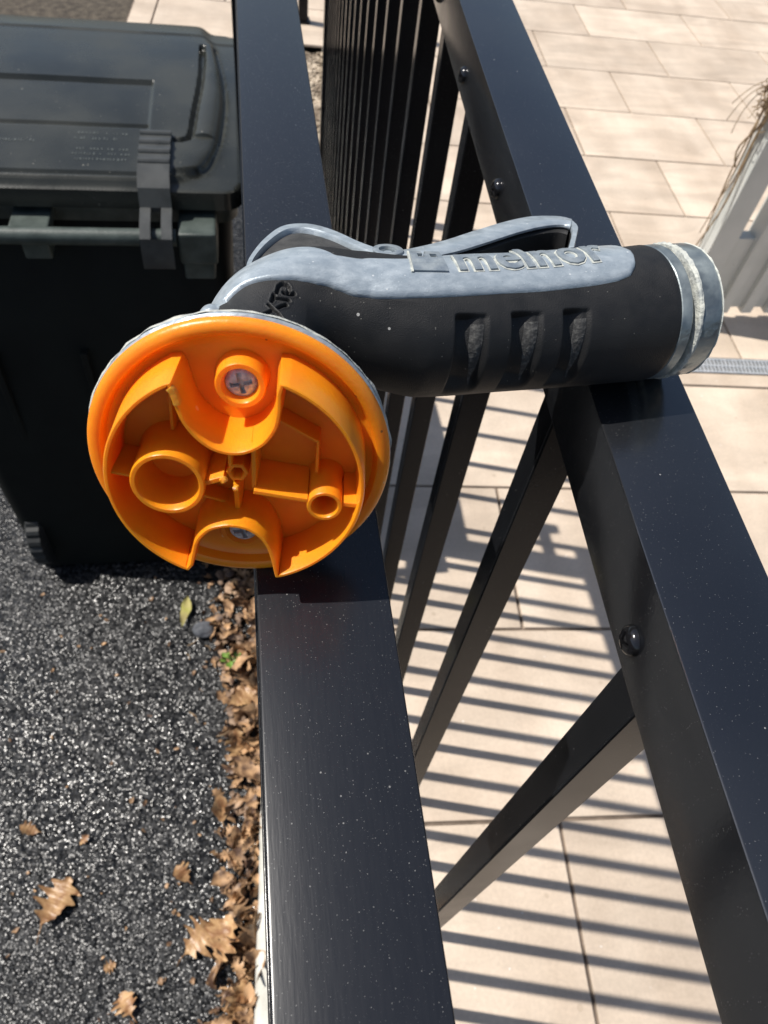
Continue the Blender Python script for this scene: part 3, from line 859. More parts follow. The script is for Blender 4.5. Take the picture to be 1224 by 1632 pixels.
leaf_obj('orange brown leaf against the kerb below the small green weed', (-0.085, 0.615, AZ + 0.015), 0.060, 1.3, -1.1, tilt=(0.2, 0.1), seed=31, curl=0.8)
leaf_obj('pale brown curled leaf low in the litter between weed and railing foot', (-0.080, 0.50, AZ + 0.015), 0.060, 1.0, 0.1, tilt=(0.3, 0.3), seed=33, curl=0.9)

# the drift of litter along the kerb
rg = random.Random(42)
J = Join()
def litter_x(b):      # left limit of the drift, in patio axes
    return np.interp(b, [-0.2, 0.15, 0.35, 0.55, 0.75, 0.95, 1.3, 2.4], [-0.13, -0.13, -0.13, -0.13, -0.19, -0.21, -0.16, -0.14])
for i in range(720):
    b = rg.uniform(-0.15, 2.4) if i % 4 == 0 else rg.uniform(-0.1, 1.0)
    t = rg.random() ** 1.7
    a0 = litter_x(b); a = -0.069 + (a0 + 0.069) * t
    p = T(a, b, -0.078 + (1 - t) * rg.uniform(0.0, 0.030 if b > 0.45 else 0.018))
    L_ = rg.uniform(0.010, 0.062) * (1.1 - 0.5 * t)
    vs, fs = leaf_geo(L_, rg.uniform(0.6, 1.3), rg.uniform(0.6, 2.4), rg, lobes=rg.random() < 0.6, fold=rg.uniform(0.2, 1.1))
    J.add(place(vs, p, rg.uniform(0, 6.28), (rg.gauss(0, 0.6), rg.gauss(0, 0.6))), fs)
for i in range(110):      # strays on the asphalt
    a = -0.14 - 0.5 * rg.random() ** 1.5; b = rg.uniform(-0.1, 1.0)
    vs, fs = leaf_geo(rg.uniform(0.005, 0.014), rg.uniform(0.6, 1.3), 0.8, rg, lobes=False)
    J.add(place(vs, T(a, b, -0.077), rg.uniform(0, 6.28), (rg.gauss(0, 0.3), rg.gauss(0, 0.3))), fs)
o = J.build('leaf_litter', M['litter'], smooth=True); o['kind'] = 'stuff'
tag(o, 'drift of dead leaves along the kerb under the railing', 'leaf litter')
J = Join()
for i in range(260):
    b = rg.uniform(0.55, 1.0) if i % 3 else rg.uniform(-0.1, 2.2)
    a0 = litter_x(b) + 0.01; a = -0.064 + (a0 + 0.064) * rg.random() ** 1.3
    pebble(J, T(a, b, -0.076 + rg.uniform(0, 0.012)), rg.uniform(0.005, 0.014), rg, flat=0.5)
o = J.build('bark_chips', M['bark']); o['kind'] = 'stuff'
tag(o, 'bark chips and crumbs mixed into the litter by the bin shadow', 'bark chips')
J = Join()
for i in range(13):
    a = -0.07 - 0.2 * rg.random(); b = rg.uniform(0.5, 0.95); an = rg.uniform(0, 3.14); ln = rg.uniform(0.015, 0.035)
    p = T(a, b, -0.066 + rg.uniform(0, 0.01))
    J.add(*tube_mesh([p, p + Vector((math.cos(an) * ln / 2, math.sin(an) * ln / 2, rg.uniform(0, .006))), p + Vector((math.cos(an + .3) * ln, math.sin(an + .3) * ln, 0))], 0.0011, 5))
o = J.build('twigs', M['vine']); o['kind'] = 'stuff'
tag(o, 'thin twigs scattered in the litter', 'twigs')
# dark stone and weed
bm = bmesh.new(); bmesh.ops.create_icosphere(bm, subdivisions=3, radius=0.021)
for v in bm.verts:
    n_ = mnoise.noise(v.co * 60); v.co = Vector((v.co.x * 1.2, v.co.y * 0.9, v.co.z * 0.6)) * (1 + 0.25 * n_)
o = from_bm('dark_stone', bm, M['dark_stone'], smooth=False, world=False); o.location = (-0.142, 0.80, -0.066)
tag(o, 'angular dark grey stone in the litter right of the yellow green leaf', 'stone')
wd_ = empty('weed', (-0.085, 0.715, -0.07), 'small green weed sprouting from the litter against the kerb', 'weed')
for i in range(9):
    rg2 = random.Random(60 + i)
    vs, fs = leaf_geo(rg2.uniform(0.014, 0.026), 0.8, 0.4, rg2, lobes=False)
    a = i * 2.4
    mesh('leaf', place(vs, Vector((-0.085 + 0.006 * math.cos(a), 0.715 + 0.006 * math.sin(a), -0.055 + 0.002 * (i % 3))), a - 1.57, (0.5, 0)), fs, M['weed'], wd_, smooth=True)
vs, fs = tube_mesh([(-0.085, 0.715, -0.078), (-0.086, 0.716, -0.052)], 0.0013, 6); mesh('stem', vs, fs, M['weed'], wd_)
# ------------------------------------------------------------------ the hose nozzle
def _n(a):
    a=np.asarray(a,float); return a/np.linalg.norm(a)
# ---- hose nozzle body: a swept tube (metres, x right, y away, z relative to the eye height) ----
NZ_n=_n([-.109,-.959,.26])
NZ_C=np.array([-.00482,.12451,-.14434])
NZ_b=_n([.9943,.1044,-.0198])
NZ_M=_n(-np.cross(NZ_b,NZ_n))
CT=[(NZ_C-NZ_n*.000,.0300),(NZ_C-NZ_n*.009,.0275),(NZ_C-NZ_n*.022+np.array([.0010,0,.001]),.0220),
    (np.array([.0016,.1665,-.1492]),.0186),
    (np.array([.0068,.1797,-.1480]),.0181),
    (np.array([.0170,.1868,-.1488]),.0194),
    (np.array([.0300,.1870,-.1517]),.0210),
    (np.array([.0465,.1853,-.1535]),.0220),
    (np.array([.0800,.1882,-.1552]),.0218),
    (np.array([.1150,.1935,-.1567]),.0226),
    (np.array([.1420,.1977,-.1572]),.0234),
    (np.array([.1650,.2012,-.1578]),.0236),
    (np.array([.1750,.2027,-.1580]),.0236)]
_P=np.array([c[0] for c in CT]); _Rr=np.array([c[1] for c in CT])
_u=np.concatenate([[0],np.cumsum(np.linalg.norm(np.diff(_P,axis=0),axis=1)**.5)])
def _cr(u):
    k=min(max(np.searchsorted(_u,u)-1,0),len(_u)-2)
    Q=np.column_stack([_P,_Rr])
    def tan(i):
        if i==0: return (Q[1]-Q[0])/(_u[1]-_u[0])
        if i==len(_u)-1: return (Q[-1]-Q[-2])/(_u[-1]-_u[-2])
        d0=(Q[i]-Q[i-1])/(_u[i]-_u[i-1]); d1=(Q[i+1]-Q[i])/(_u[i+1]-_u[i])
        h0=_u[i]-_u[i-1];h1=_u[i+1]-_u[i]
        return (d0*h1+d1*h0)/(h0+h1)
    h=_u[k+1]-_u[k]; t=(u-_u[k])/h
    a,b=Q[k],Q[k+1]; m0,m1=tan(k)*h,tan(k+1)*h
    return a*(2*t**3-3*t**2+1)+m0*(t**3-2*t**2+t)+b*(-2*t**3+3*t**2)+m1*(t**3-t**2)
_T=np.array([_cr(u) for u in np.linspace(0,_u[-1],900)])
_S=np.concatenate([[0],np.cumsum(np.linalg.norm(np.diff(_T[:,:3],axis=0),axis=1))])
NZ_L=_S[-1]
def nz_frame(s):
    c=np.array([np.interp(s,_S,_T[:,k]) for k in range(4)])
    e=.0015
    p0=np.array([np.interp(max(s-e,0),_S,_T[:,k]) for k in range(3)]); p1=np.array([np.interp(min(s+e,NZ_L),_S,_T[:,k]) for k in range(3)])
    t=_n(p1-p0); m=_n(NZ_M-t*NZ_M.dot(t)); nn=np.cross(t,m)
    return c[:3],c[3],t,m,nn
def nz_groove(s,th): return 0.
def nz_surf(s,th,off=0.):
    c,r,t,m,nn=nz_frame(s)
    return c+(r+off)*(math.cos(th)*nn+math.sin(th)*m)

NK = 0.8444
def W(p):
    return EYE + NK * np.asarray(p, float)
nz = empty('hose_nozzle', tuple(W(NZ_C) - np.array([0, 0, 0.03])),
           'black and blue grey hose nozzle with orange face plate, lying across both rails', 'hose nozzle')

def smooth(x, a, b):
    t = max(0.0, min(1.0, (x - a) / (b - a)))
    return t * t * (3 - 2 * t)
TH_LO = ([.0470, .0481, .0507, .0527, .0547, .0568, .0608, .0648, .0708, .0782, .0882, .0989, .1116, .1256, .1404, .1584, .1665, .1718, .1751, .1775],
         [122, 119, 112, 104, 88.5, 72.4, 58.3, 48.3, 40.4, 40.2, 42.2, 46.2, 48.2, 49.8, 50.3, 52.3, 54.3, 58.3, 66.4, 82.0])
TH_UP = ([.0470, .0500, .0540, .0588, .0621, .0661, .0695, .0728, .0808, .0915, .1002, .12, .14, .16, .170, .1751, .1775],
         [125, 150, 148, 122, 112, 104, 94, 79, 81, 87, 91, 106, 120, 124, 120, 108, 90])
GROOVES = [(.1108, .1205), (.1285, .1382), (.1456, .1545)]
def groove(s, deg):
    if deg > 180: deg -= 360
    out = 0.0
    for (a, b) in GROOVES:
        if a - .002 < s < b + .002 and -48 < deg < 38:
            # square shouldered at the head end and the top, ramping up towards the far side and tapering downwards
            u = (s - a) / (b - a)
            narrow = smooth(-deg, -32, 34)            # 0 at the top, 1 at the bottom
            left = smooth(u, -0.06 + 0.0, 0.06)
            right = 1 - smooth(u, 0.80 + 0.10 * (1 - narrow), 1.06)
            top = 1 - smooth(deg, 31, 36)
            ramp = 1 - 0.72 * smooth(u, 0.22, 0.80) * (0.35 + 0.65 * (1 - narrow))
            bot = 1 - smooth(-deg, 26, 46)
            out = max(out, 0.0036 * left * right * top * ramp * bot)
    return out
def surf(s, deg, off=0.0):
    return W(nz_surf(s, math.radians(deg), off))

# model letters sunk in the rubber, reading up the head
STROKES = [[(0.0402, 82.7), (0.0419, 78.7), (0.0436, 75.2)], [(0.0461, 71.2), (0.0478, 68.2), (0.0493, 64.1)], [(0.0463, 79.2), (0.0444, 74.2), (0.0431, 69.7), (0.0415, 67.2)], [(0.05, 76.7), (0.0504, 72.7), (0.051, 67.7), (0.0517, 62.1)], [(0.0514, 76.2), (0.05, 76.7), (0.0483, 77.2)], [(0.0525, 74.2), (0.0536, 73.7), (0.0548, 73.7), (0.0557, 72.2), (0.0561, 70.2)], [(0.0534, 68.2), (0.0536, 65.1), (0.0542, 61.6), (0.0553, 58.1)], [(0.0559, 70.2), (0.0563, 67.2), (0.0561, 64.6), (0.0557, 64.1), (0.0548, 64.1)]]
def stroke_cut(s, deg):
    d = min(seg_d(s * 1000, deg * 0.34, [(a * 1000, b * 0.34) for (a, b) in st]) for st in STROKES)
    return 0.0013 * (1 - smooth(d, 0.25, 0.62)) - 0.00022 * (1 - smooth(abs(d - 0.95), 0.0, 0.4))
# rubber jacket
S0, S1 = 0.002, 0.1890
ss = list(np.linspace(S0, .037, 34)) + list(np.linspace(.0373, .0590, 90)) + list(np.linspace(.060, .105, 46)) + list(np.linspace(.1055, .158, 120)) + list(np.linspace(.159, S1, 36))
NT = 400
vs, fs = [], []
for s in ss:
    for k in range(NT):
        deg = 360.0 * k / NT
        off = -groove(s, deg)
        if .0385 < s < .0585 and 50 < deg < 90: off -= stroke_cut(s, deg)
        off -= 0.0006 * smooth(s, S1 - 0.0015, S1)
        vs.append(surf(s, deg, off))
# relax the inside of the bend, where head and handle run into each other
G_ = np.array(vs).reshape(len(ss), NT, 3)
wS = np.array([smooth(s, .030, .046) * (1 - smooth(s, .088, .104)) for s in ss])
dg_ = (np.arange(NT) * 360.0 / NT + 180) % 360 - 180
wD = np.array([(1 - smooth(d, 33, 44)) * smooth(d, -150, -120) for d in dg_])
wM = (wS[:, None] * wD[None, :])[..., None] * 0.5
for _ in range(1500):
    A_ = (G_[np.r_[1:len(ss), len(ss) - 1]] + G_[np.r_[0, 0:len(ss) - 1]] + np.roll(G_, 1, 1) + np.roll(G_, -1, 1)) / 4
    G_ = G_ + wM * (A_ - G_)
vs = list(G_.reshape(-1, 3))
for i in range(len(ss) - 1):
    for k in range(NT):
        fs.append((i * NT + k, i * NT + (k + 1) % NT, (i + 1) * NT + (k + 1) % NT, (i + 1) * NT + k))
fs.append(tuple(range(NT - 1, -1, -1))); fs.append(tuple((len(ss) - 1) * NT + k for k in range(NT)))
jacket = mesh('rubber_body', vs, fs, M['rubber'], nz, smooth=True, auto=60)
# scuffed facets in the three finger recesses, their lit grey painted in
for (a, b) in GROOVES:
    vs, fs = [], []
    n1, n2 = 14, 24
    for i in range(n2 + 1):
        v = i / n2; deg = 27 - 62 * v
        for j in range(n1 + 1):
            lo_ = a + (b - a) * (0.34 + 0.42 * v); hi_ = a + (b - a) * (0.90 - 0.10 * v)
            if v < 0.3: lo_ += (b - a) * 0.16 * (0.3 - v) / 0.3
            s = lo_ + (hi_ - lo_) * j / n1
            vs.append(surf(s, deg, -groove(s, deg) + 0.00012 + 0.00012 * mnoise.noise(Vector((s * 2500, deg * 3, 0)))))
    for i in range(n2):
        for j in range(n1):
            k = i * (n1 + 1) + j; fs.append((k, k + 1, k + n1 + 2, k + n1 + 1))
    mesh('worn_lit_patch', vs, fs, M['rubber_worn_lit'], nz, smooth=True)

# painted metal inlay along the top
vs, fs = [], []
sl_ = list(np.linspace(.0470, .1775, 190)); n2 = 36
for s in sl_:
    lo_ = np.interp(s, *TH_LO); hi_ = np.interp(s, *TH_UP)
    for j in range(n2 + 1):
        u = j / n2; deg = lo_ + (hi_ - lo_) * u
        edge = min(u, 1 - u) * abs(hi_ - lo_)
        off = 0.0011 * smooth(edge, -0.5, 2.2) - 0.0004 * (1 - smooth(edge, 2.2, 5)) + 0.00055 * max(0.0, 1 - abs(u - 0.36) / 0.36) * smooth(s, .050, .075)
        if min(s - .0470, .1775 - s) < .001: off = -0.0005
        vs.append(surf(s, deg, off))
for i in range(len(sl_) - 1):
    for j in range(n2):
        k = i * (n2 + 1) + j; fs.append((k, k + 1, k + n2 + 2, k + n2 + 1))
inlay = mesh('metal_inlay', vs, fs, M['zinc'], nz, smooth=True)

# raised lettering mapped on the inlay
def text_bm(body, size, ext, weight=0.0):
    cu = bpy.data.curves.new('lettering', 'FONT'); cu.body = body; cu.size = size; cu.extrude = ext; cu.offset = weight
    cu.resolution_u = 3
    cu.space_character = 1.02
    ob = bpy.data.objects.new('lettering', cu); COL.objects.link(ob)
    dg = bpy.context.evaluated_depsgraph_get(); dg.update()
    me = bpy.data.meshes.new_from_object(ob.evaluated_get(dg))
    bpy.data.objects.remove(ob); bpy.data.curves.remove(cu)
    bm = bmesh.new(); bm.from_mesh(me); bpy.data.meshes.remove(me)
    return bm
def densify(bm, maxl):
    for _ in range(3):
        es = [e for e in bm.edges if e.calc_length() > maxl]
        if not es: break
        bmesh.ops.subdivide_edges(bm, edges=es, cuts=1)
    bmesh.ops.triangulate(bm, faces=[f for f in bm.faces if len(f.verts) > 4])
def bbox(bm):
    xs = [v.co.x for v in bm.verts]; ys = [v.co.y for v in bm.verts]; zs = [v.co.z for v in bm.verts]
    return min(xs), max(xs), min(ys), max(ys), min(zs), max(zs)
# maker's name: x -> along the barrel, y -> round the barrel
def map_text(bm, fx, name, mat, parent, **k):
    for v in bm.verts: v.co = Vector(fx(v.co))
    return from_bm(name, bm, mat, parent, smooth=False, **k)
bm = text_bm('melnor', 1.0, 0.05, 0.022); densify(bm, 0.12)
x0, x1, y0, y1, z0, z1 = bbox(bm)
def fx(c):
    u = (c.x - x0) / (x1 - x0); v = (c.y - y0) / (y1 - y0); h = (c.z - z0) / (z1 - z0)
    s = .1136 + (.1665 - .1136) * u
    base = 68.5 + 4.5 * u; top = 98 + 12 * u
    return surf(s, base + (top - base) * v, 0.0013 + 0.0009 * h)
map_text(bm, fx, 'lettering', M['zinc_raised'], inlay)
bm = text_bm('melnor', 1.0, 0.05, 0.056); densify(bm, 0.12)
def fx2(c):
    c = Vector(c); c.z *= 1.0
    p0_ = fx(c); n0_ = fx(Vector((c.x, c.y, z0 - (z1 - z0) * 0.45)))
    h = (c.z - z0) / (z1 - z0)
    a_ = fx(Vector((c.x, c.y, z0))); b_ = fx(Vector((c.x, c.y, z1)))
    return a_ + (b_ - a_) * (0.48 * h)
map_text(bm, fx2, 'lettering_outline', M['scale'], inlay)
# square emblem with a notched top edge
bm = bmesh.new()
def emblem(px, py, pz):
    s = .0985 + (.1096 - .0985) * px
    return surf(s, 67.5 + (95 - 67.5) * py, 0.0014 + 0.0008 * pz)
poly = [(0, 0), (1, 0), (1, .72), (.80, .72), (.80, .86), (1, .86), (1, 1), (.62, 1), (.62, .74), (.50, .74), (.50, .60), (.30, .60), (.30, .84), (.18, .84), (.18, 1), (0, 1)]
J = Join()
def cell(ax0, ax1, ay0, ay1):
    vsx = [emblem(ax, ay, az) for az in (0, 1) for (ax, ay) in ((ax0, ay0), (ax1, ay0), (ax1, ay1), (ax0, ay1))]
    J.add(vsx, [(0, 3, 2, 1), (4, 5, 6, 7), (0, 1, 5, 4), (1, 2, 6, 5), (2, 3, 7, 6), (3, 0, 4, 7)])
for (a_, b_, c_, d_) in ((0, 1, 0, .3), (0, 1, .302, .58), (0, .22, .582, .78), (.44, .62, .582, .78), (.84, 1, .582, .78), (0, .40, .782, 1), (.52, 1, .782, 1)): cell(a_, b_, c_, d_)
J.build('emblem', M['zinc_raised'], inlay)
J = Join()
for (a_, b_, c_, d_) in ((-.06, 0, -.04, 1.02), (.23, .43, .585, .62), (.63, .83, .585, .62)):
    vsx = [emblem(ax, ay, az) for az in (-.2, .8) for (ax, ay) in ((a_, c_), (b_, c_), (b_, d_), (a_, d_))]
    J.add(vsx, [(0, 3, 2, 1), (4, 5, 6, 7), (0, 1, 5, 4), (1, 2, 6, 5), (2, 3, 7, 6), (3, 0, 4, 7)])
J.build('emblem_rim', M['scale'], inlay)
# metal collar at the hose end
def ring(name, mat, prof, parent=nz, n=128, rough_amp=0.0, seed=0):
    """prof: list of (s, offset) along the barrel axis"""
    vs, fs = [], []
    for (s, off) in prof:
        for k in range(n):
            deg = 360.0 * k / n
            o_ = off + rough_amp * mnoise.noise(Vector((s * 900, math.cos(math.radians(deg)) * 14, math.sin(math.radians(deg)) * 14 + seed)))
            vs.append(surf(s, deg, o_))
    m_ = len(prof)
    for i in range(m_ - 1):
        for k in range(n):
            fs.append((i * n + k, i * n + (k + 1) % n, (i + 1) * n + (k + 1) % n, (i + 1) * n + k))
    return mesh(name, vs, fs, mat, parent, smooth=True, auto=35)
ring('neck_ring', M['collar'], [(.1880, -.006), (.1884, -.0008), (.1890, -.0002), (.1925, -.0002), (.1932, -.0008), (.1934, -.0030), (.1940, -.0034)])
ring('groove', M['collar'], [(.1936, -.008), (.1937, -.0034), (.1962, -.0034), (.1963, -.008)])
ring('flange', M['scale'], [(.1952, -.008), (.1953, -.0004), (.1958, .0001), (.1966, .0001), (.1969, -.0006)], rough_amp=.0005)
ring('collar', M['collar'], [(.1967, -.008), (.1968, -.0009), (.1972, -.0006), (.2035, -.0006), (.2048, -.0010), (.2056, -.0020), (.2060, -.0038), (.2060, -.0085), (.2035, -.0090), (.1975, -.0090)], rough_amp=.00012)
ring('lip_crust', M['scale'], [(.2044, -.0011), (.2049, -.0006), (.2057, -.0016), (.2059, -.0030)], rough_amp=.0004, seed=5)
ring('inner_washer', M['rubber'], [(.2000, -.0088), (.2001, -.0130), (.1990, -.0130)])

# ---- trigger lever on the back of the handle, drawn in the plane through the axis
NZ_q = np.cross(NZ_M, NZ_b)
H0 = np.array([0, .183, -.152])
def Lp(x, q, m):           # millimetres in nozzle units
    return W(H0 + NZ_b * x * .001 + NZ_q * q * .001 + NZ_M * m * .001)
def slab(name, outer, inner, m_top, m_bot, mat, parent=nz, bev=0.0006, roundtop=True):
    """a bar between two matched outlines, m_bot..m_top thick"""
    n = len(outer); vs = []; fs = []
    def lay(m, sh):
        for (a, b) in zip(outer, inner):
            ca = (a[0] + (b[0] - a[0]) * sh, a[1] + (b[1] - a[1]) * sh); cb = (b[0] + (a[0] - b[0]) * sh, b[1] + (a[1] - b[1]) * sh)
            vs.append(Lp(ca[0], ca[1], m)); vs.append(Lp(cb[0], cb[1], m))
    lay(m_top, 0.12); lay(m_top - 0.8, 0.0); lay(m_bot + 0.8, 0.0); lay(m_bot, 0.12)
    for L_ in range(3):
        o = L_ * 2 * n; p = (L_ + 1) * 2 * n
        for i in range(n - 1):
            fs.append((o + 2 * i, o + 2 * i + 2, p + 2 * i + 2, p + 2 * i))
            fs.append((o + 2 * i + 3, o + 2 * i + 1, p + 2 * i + 1, p + 2 * i + 3))
        fs.append((o + 1, o, p, p + 1)); fs.append((o + 2 * n - 2, o + 2 * n - 1, p + 2 * n - 1, p + 2 * n - 2))
    for i in range(n - 1):
        fs.append((2 * i + 1, 2 * i + 3, 2 * i + 2, 2 * i))
        q = 6 * n; fs.append((q + 2 * i, q + 2 * i + 2, q + 2 * i + 3, q + 2 * i + 1))
    return mesh(name, vs, fs, mat, parent, smooth=True, auto=50)
def resamp(pts, n):
    P = np.array(cr_pts([tuple(p) for p in pts], 10)); d = np.concatenate([[0], np.cumsum(np.linalg.norm(np.diff(P, axis=0), axis=1))])
    t = np.linspace(0, d[-1], n); return [(np.interp(x, d, P[:, 0]), np.interp(x, d, P[:, 1])) for x in t]
LT = [(-1.3, 9.8), (1.3, 20.5), (8.1, 37.4), (16.5, 50.7), (25.8, 52.8), (33.4, 45.2), (39.6, 32.8), (44.2, 25.8), (52.4, 23.8), (68.4, 31.0), (83.7, 40.7), (100.0, 50.5), (114.3, 56.5), (126.1, 55.7), (130.0, 51.5), (128.9, 43.8), (124.3, 35.3), (115.9, 20.9)]
LB = [(0.2, 8.8), (2.9, 19.6), (9.1, 33.6), (17.1, 45.6), (24.2, 47.0), (31.6, 39.5), (38.0, 27.0), (43.0, 17.6), (53.5, 15.6), (69.5, 20.7), (84.6, 29.0), (101.4, 39.1), (114.5, 45.4), (123.1, 46.8), (125.6, 43.8), (124.5, 39.2), (120.5, 31.2), (112.9, 20.2)]
K0 = 7
lev = slab('lever', resamp(LT[K0:15], 60), resamp(LB[K0:15], 60), 15.0, 12.6, M['zinc'])
slab('lever_shade', resamp(LT[K0:15], 60), resamp([(a * .985 + 0.6, b * .97 + 0.2) for (a, b) in LB[K0:15]], 60), 12.5, -3.0, M['rubber'])  # added black slab standing for the shade inside the lever
slab('lever_hook', resamp(LT[14:], 20), resamp([(127.0, 49.0), (125.6, 42.8), (121.3, 34.2), (112.9, 20.2)], 20), 14.6, 12.0, M['zinc'])
slab('hook_shade', resamp(LT[14:], 20), resamp([(127.0, 49.0), (125.6, 42.8), (121.3, 34.2), (112.9, 20.2)], 20), 11.9, -2.4, M['rubber'])  # added black slab for the shaded inner face of the hook
slab('lever_shoulder', resamp(LT[:8], 50), resamp(LB[:8], 50), 15.2, -6.0, M['zinc'])
# dark rubber cover between shoulder and inlay
BL = [(0.6, 8.0), (3.4, 18.9), (9.6, 32.8), (17.5, 44.8), (23.8, 46.2), (31.0, 38.8), (37.4, 26.3), (42.6, 16.8), (50.0, 12.0)]
BI = [(8.0, -6), (10, 0), (13, 4), (16, 6), (20, 6), (26, 4), (32, 2), (40, 0), (48, 0)]
slab('rubber_cover', resamp(BL, 50), resamp(BI, 50), 14.4, -5.0, M['rubber_lit'])
# side web and spring rod under the lever
for (xa, qa, xb, qb, rr) in ((96, 14, 97.5, 37, 1.0), (62, 12, 64, 19, 0.9)):
    v_, f_ = tube_mesh([Lp(xa, qa, 7), Lp(xb, qb, 7)], rr * .001, 10); mesh('link_rod', v_, f_, M['collar'], nz, smooth=True)
slab('catch', resamp([(96, 21), (103, 23.5), (110, 24)], 8), resamp([(98, 15), (104, 17), (110, 18)], 8), 9, 3, M['zinc'])
# pivot pin: ring and sunken pin
def disc_ring(name, c, r0, r1, m0, m1, mat, n=32, parent=nz):
    vs, fs = [], []
    for (r, m) in ((r1, m0), (r1, m1 - .2), (r1 - .25, m1), (r0 + .1, m1), (r0, m1 - .3), (r0, m0)):
        for k in range(n):
            a = 2 * math.pi * k / n; vs.append(Lp(c[0] + r * math.cos(a), c[1] + r * math.sin(a) * 1.0, m))
    for i in range(5):
        for k in range(n): fs.append((i * n + k, i * n + (k + 1) % n, (i + 1) * n + (k + 1) % n, (i + 1) * n + k))
    return mesh(name, vs, fs, mat, parent, smooth=True, auto=40)
disc_ring('pivot_boss', (47.2, 21.5), 3.0, 5.2, 6, 15.9, M['zinc_raised'])
disc_ring('pivot_pin', (47.2, 21.5), 1.3, 2.7, 6, 15.2, M['collar'])
# small knob on the far side of the head
bm = bmesh.new(); bmesh.ops.create_uvsphere(bm, u_segments=20, v_segments=12, radius=0.0040 * NK)
k_ = from_bm('side_button', bm, M['zinc'], nz, smooth=True, world=False)
k_.matrix_parent_inverse = Matrix.Translation(-nz.location); k_.location = Vector(tuple(W(nz_surf(.046, math.radians(141), -.0008))))

# ---- orange face plate
n_ = NZ_n
uu = np.array([0, 0, 1.0]) - n_ * n_[2]; uu /= np.linalg.norm(uu)
rr_ = np.cross(uu, n_)
def FP(x, y, z):            # millimetres in nozzle units on the plate: right, up, out
    return W(NZ_C + rr_ * x * .001 + uu * y * .001 + n_ * z * .001)
def lathe(name, prof, c, mat, parent, n=96, amp=0.0, cap0=False, cap1=False):
    vs, fs = [], []
    for (r, z) in prof:
        for k in range(n):
            a = 2 * math.pi * k / n
            e = amp * mnoise.noise(Vector((math.cos(a) * 9, math.sin(a) * 9, z + r))) if amp else 0
            vs.append(FP(c[0] + (r + e) * math.cos(a), c[1] + (r + e) * math.sin(a), z))
    for i in range(len(prof) - 1):
        for k in range(n): fs.append((i * n + k, i * n + (k + 1) % n, (i + 1) * n + (k + 1) % n, (i + 1) * n + k))
    if cap0: fs.append(tuple(range(n - 1, -1, -1)))
    if cap1: fs.append(tuple((len(prof) - 1) * n + k for k in range(n)))
    return mesh(name, vs, fs, mat, parent, smooth=True, auto=32)
# grey backing disc, crusted with scale at its edge
lathe('backing_disc', [(20, -4.5), (33, -4.2), (36.9, -3.6), (37.7, -2.9), (37.7, -1.8), (37.2, -1.2), (36.5, -1.0)], (0, 0), M['zinc'], nz, n=160, amp=0.25)
lathe('scale_crust', [(36.6, -3.9), (37.5, -3.6), (38.0, -2.9), (37.8, -2.3)], (0, 0), M['scale'], nz, n=160, amp=0.5)
plate = lathe('face_plate', [(36.6, -1.6), (37.2, -1.2), (37.55, -0.4), (37.5, 0.5), (37.0, 1.3), (36.1, 1.8), (34.9, 1.9), (34.2, 1.6), (33.7, 0.7), (33.2, -0.6), (32.2, -1.1), (30.5, -1.2), (0.01, -1.2)], (0, 0), M['orange'], nz, n=180)

def wall(name, path, th, z0, z1, mat, parent, closed=False, smooth_n=0, ztop=None, cap=0.35, base_th=None):
    """upright wall along a 2D path (mm) with a rounded top"""
    P = [np.array(p, float) for p in path]; n = len(P); vs = []; fs = []
    bt = base_th or th * 1.25
    for i in range(n):
        a = P[(i - 1) % n] if (closed or i > 0) else P[i]; b = P[(i + 1) % n] if (closed or i < n - 1) else P[i]
        t = b - a; t /= np.linalg.norm(t); nr = np.array([-t[1], t[0]])
        z = z1 if ztop is None else ztop(i / (n - 1))
        for (f, zz) in ((bt / 2, z0), (th / 2, z - cap), (th / 2 - cap * .55, z), (-th / 2 + cap * .55, z), (-th / 2, z - cap), (-bt / 2, z0)):
            q = P[i] + nr * f; vs.append(FP(q[0], q[1], zz))
    m_ = n if closed else n - 1
    for i in range(m_):
        j = (i + 1) % n
        for k in range(5): fs.append((i * 6 + k, i * 6 + k + 1, j * 6 + k + 1, j * 6 + k))
    if not closed: fs.append(tuple(range(5, -1, -1))); fs.append(tuple((n - 1) * 6 + k for k in range(6)))
    return mesh(name, vs, fs, mat, parent, smooth=True, auto=42)
def arc(c, r, a0, a1, n=40):
    return [(c[0] + r * math.cos(math.radians(a0 + (a1 - a0) * i / n)), c[1] + r * math.sin(math.radians(a0 + (a1 - a0) * i / n))) for i in range(n + 1)]
RIM = 30.2; HZ = 13.2
def sm(path, n=4):
    return cr_pts([tuple(p) for p in path], n)
# one continuous wall: left cusp, round the left side, over the lower notch, right side, right cusp, U pocket back
aL, bL = 117.0, 244.0          # left arc from upper cusp down to the lower notch
aR, bR = 289.0, 429.5
path = arc((0, 0), RIM, aL, bL, 70)
lo_c = (-1.4, -22.6)
path += sm([(-12.2, -25.6), (-11.3, -21.6), (-10.2, -17.4), (-7.6, -13.9), (-4.6, -12.4), (-1.2, -11.9), (2.4, -12.7), (5.4, -14.9), (7.6, -18.4), (8.9, -23.0), (9.6, -27.0)], 5)
path += arc((0, 0), RIM, aR, bR, 80)
path += sm([(10.0, 26.0), (9.9, 21.5), (9.0, 17.0), (6.4, 12.9), (2.8, 10.5), (-1.0, 9.8), (-5.0, 10.8), (-8.4, 13.5), (-10.8, 17.0), (-12.2, 21.0), (-12.9, 24.6)], 5)
wall('pocket_wall', path, 1.2, -1.3, HZ, M['orange'], plate, closed=True, cap=0.5, base_th=2.2)
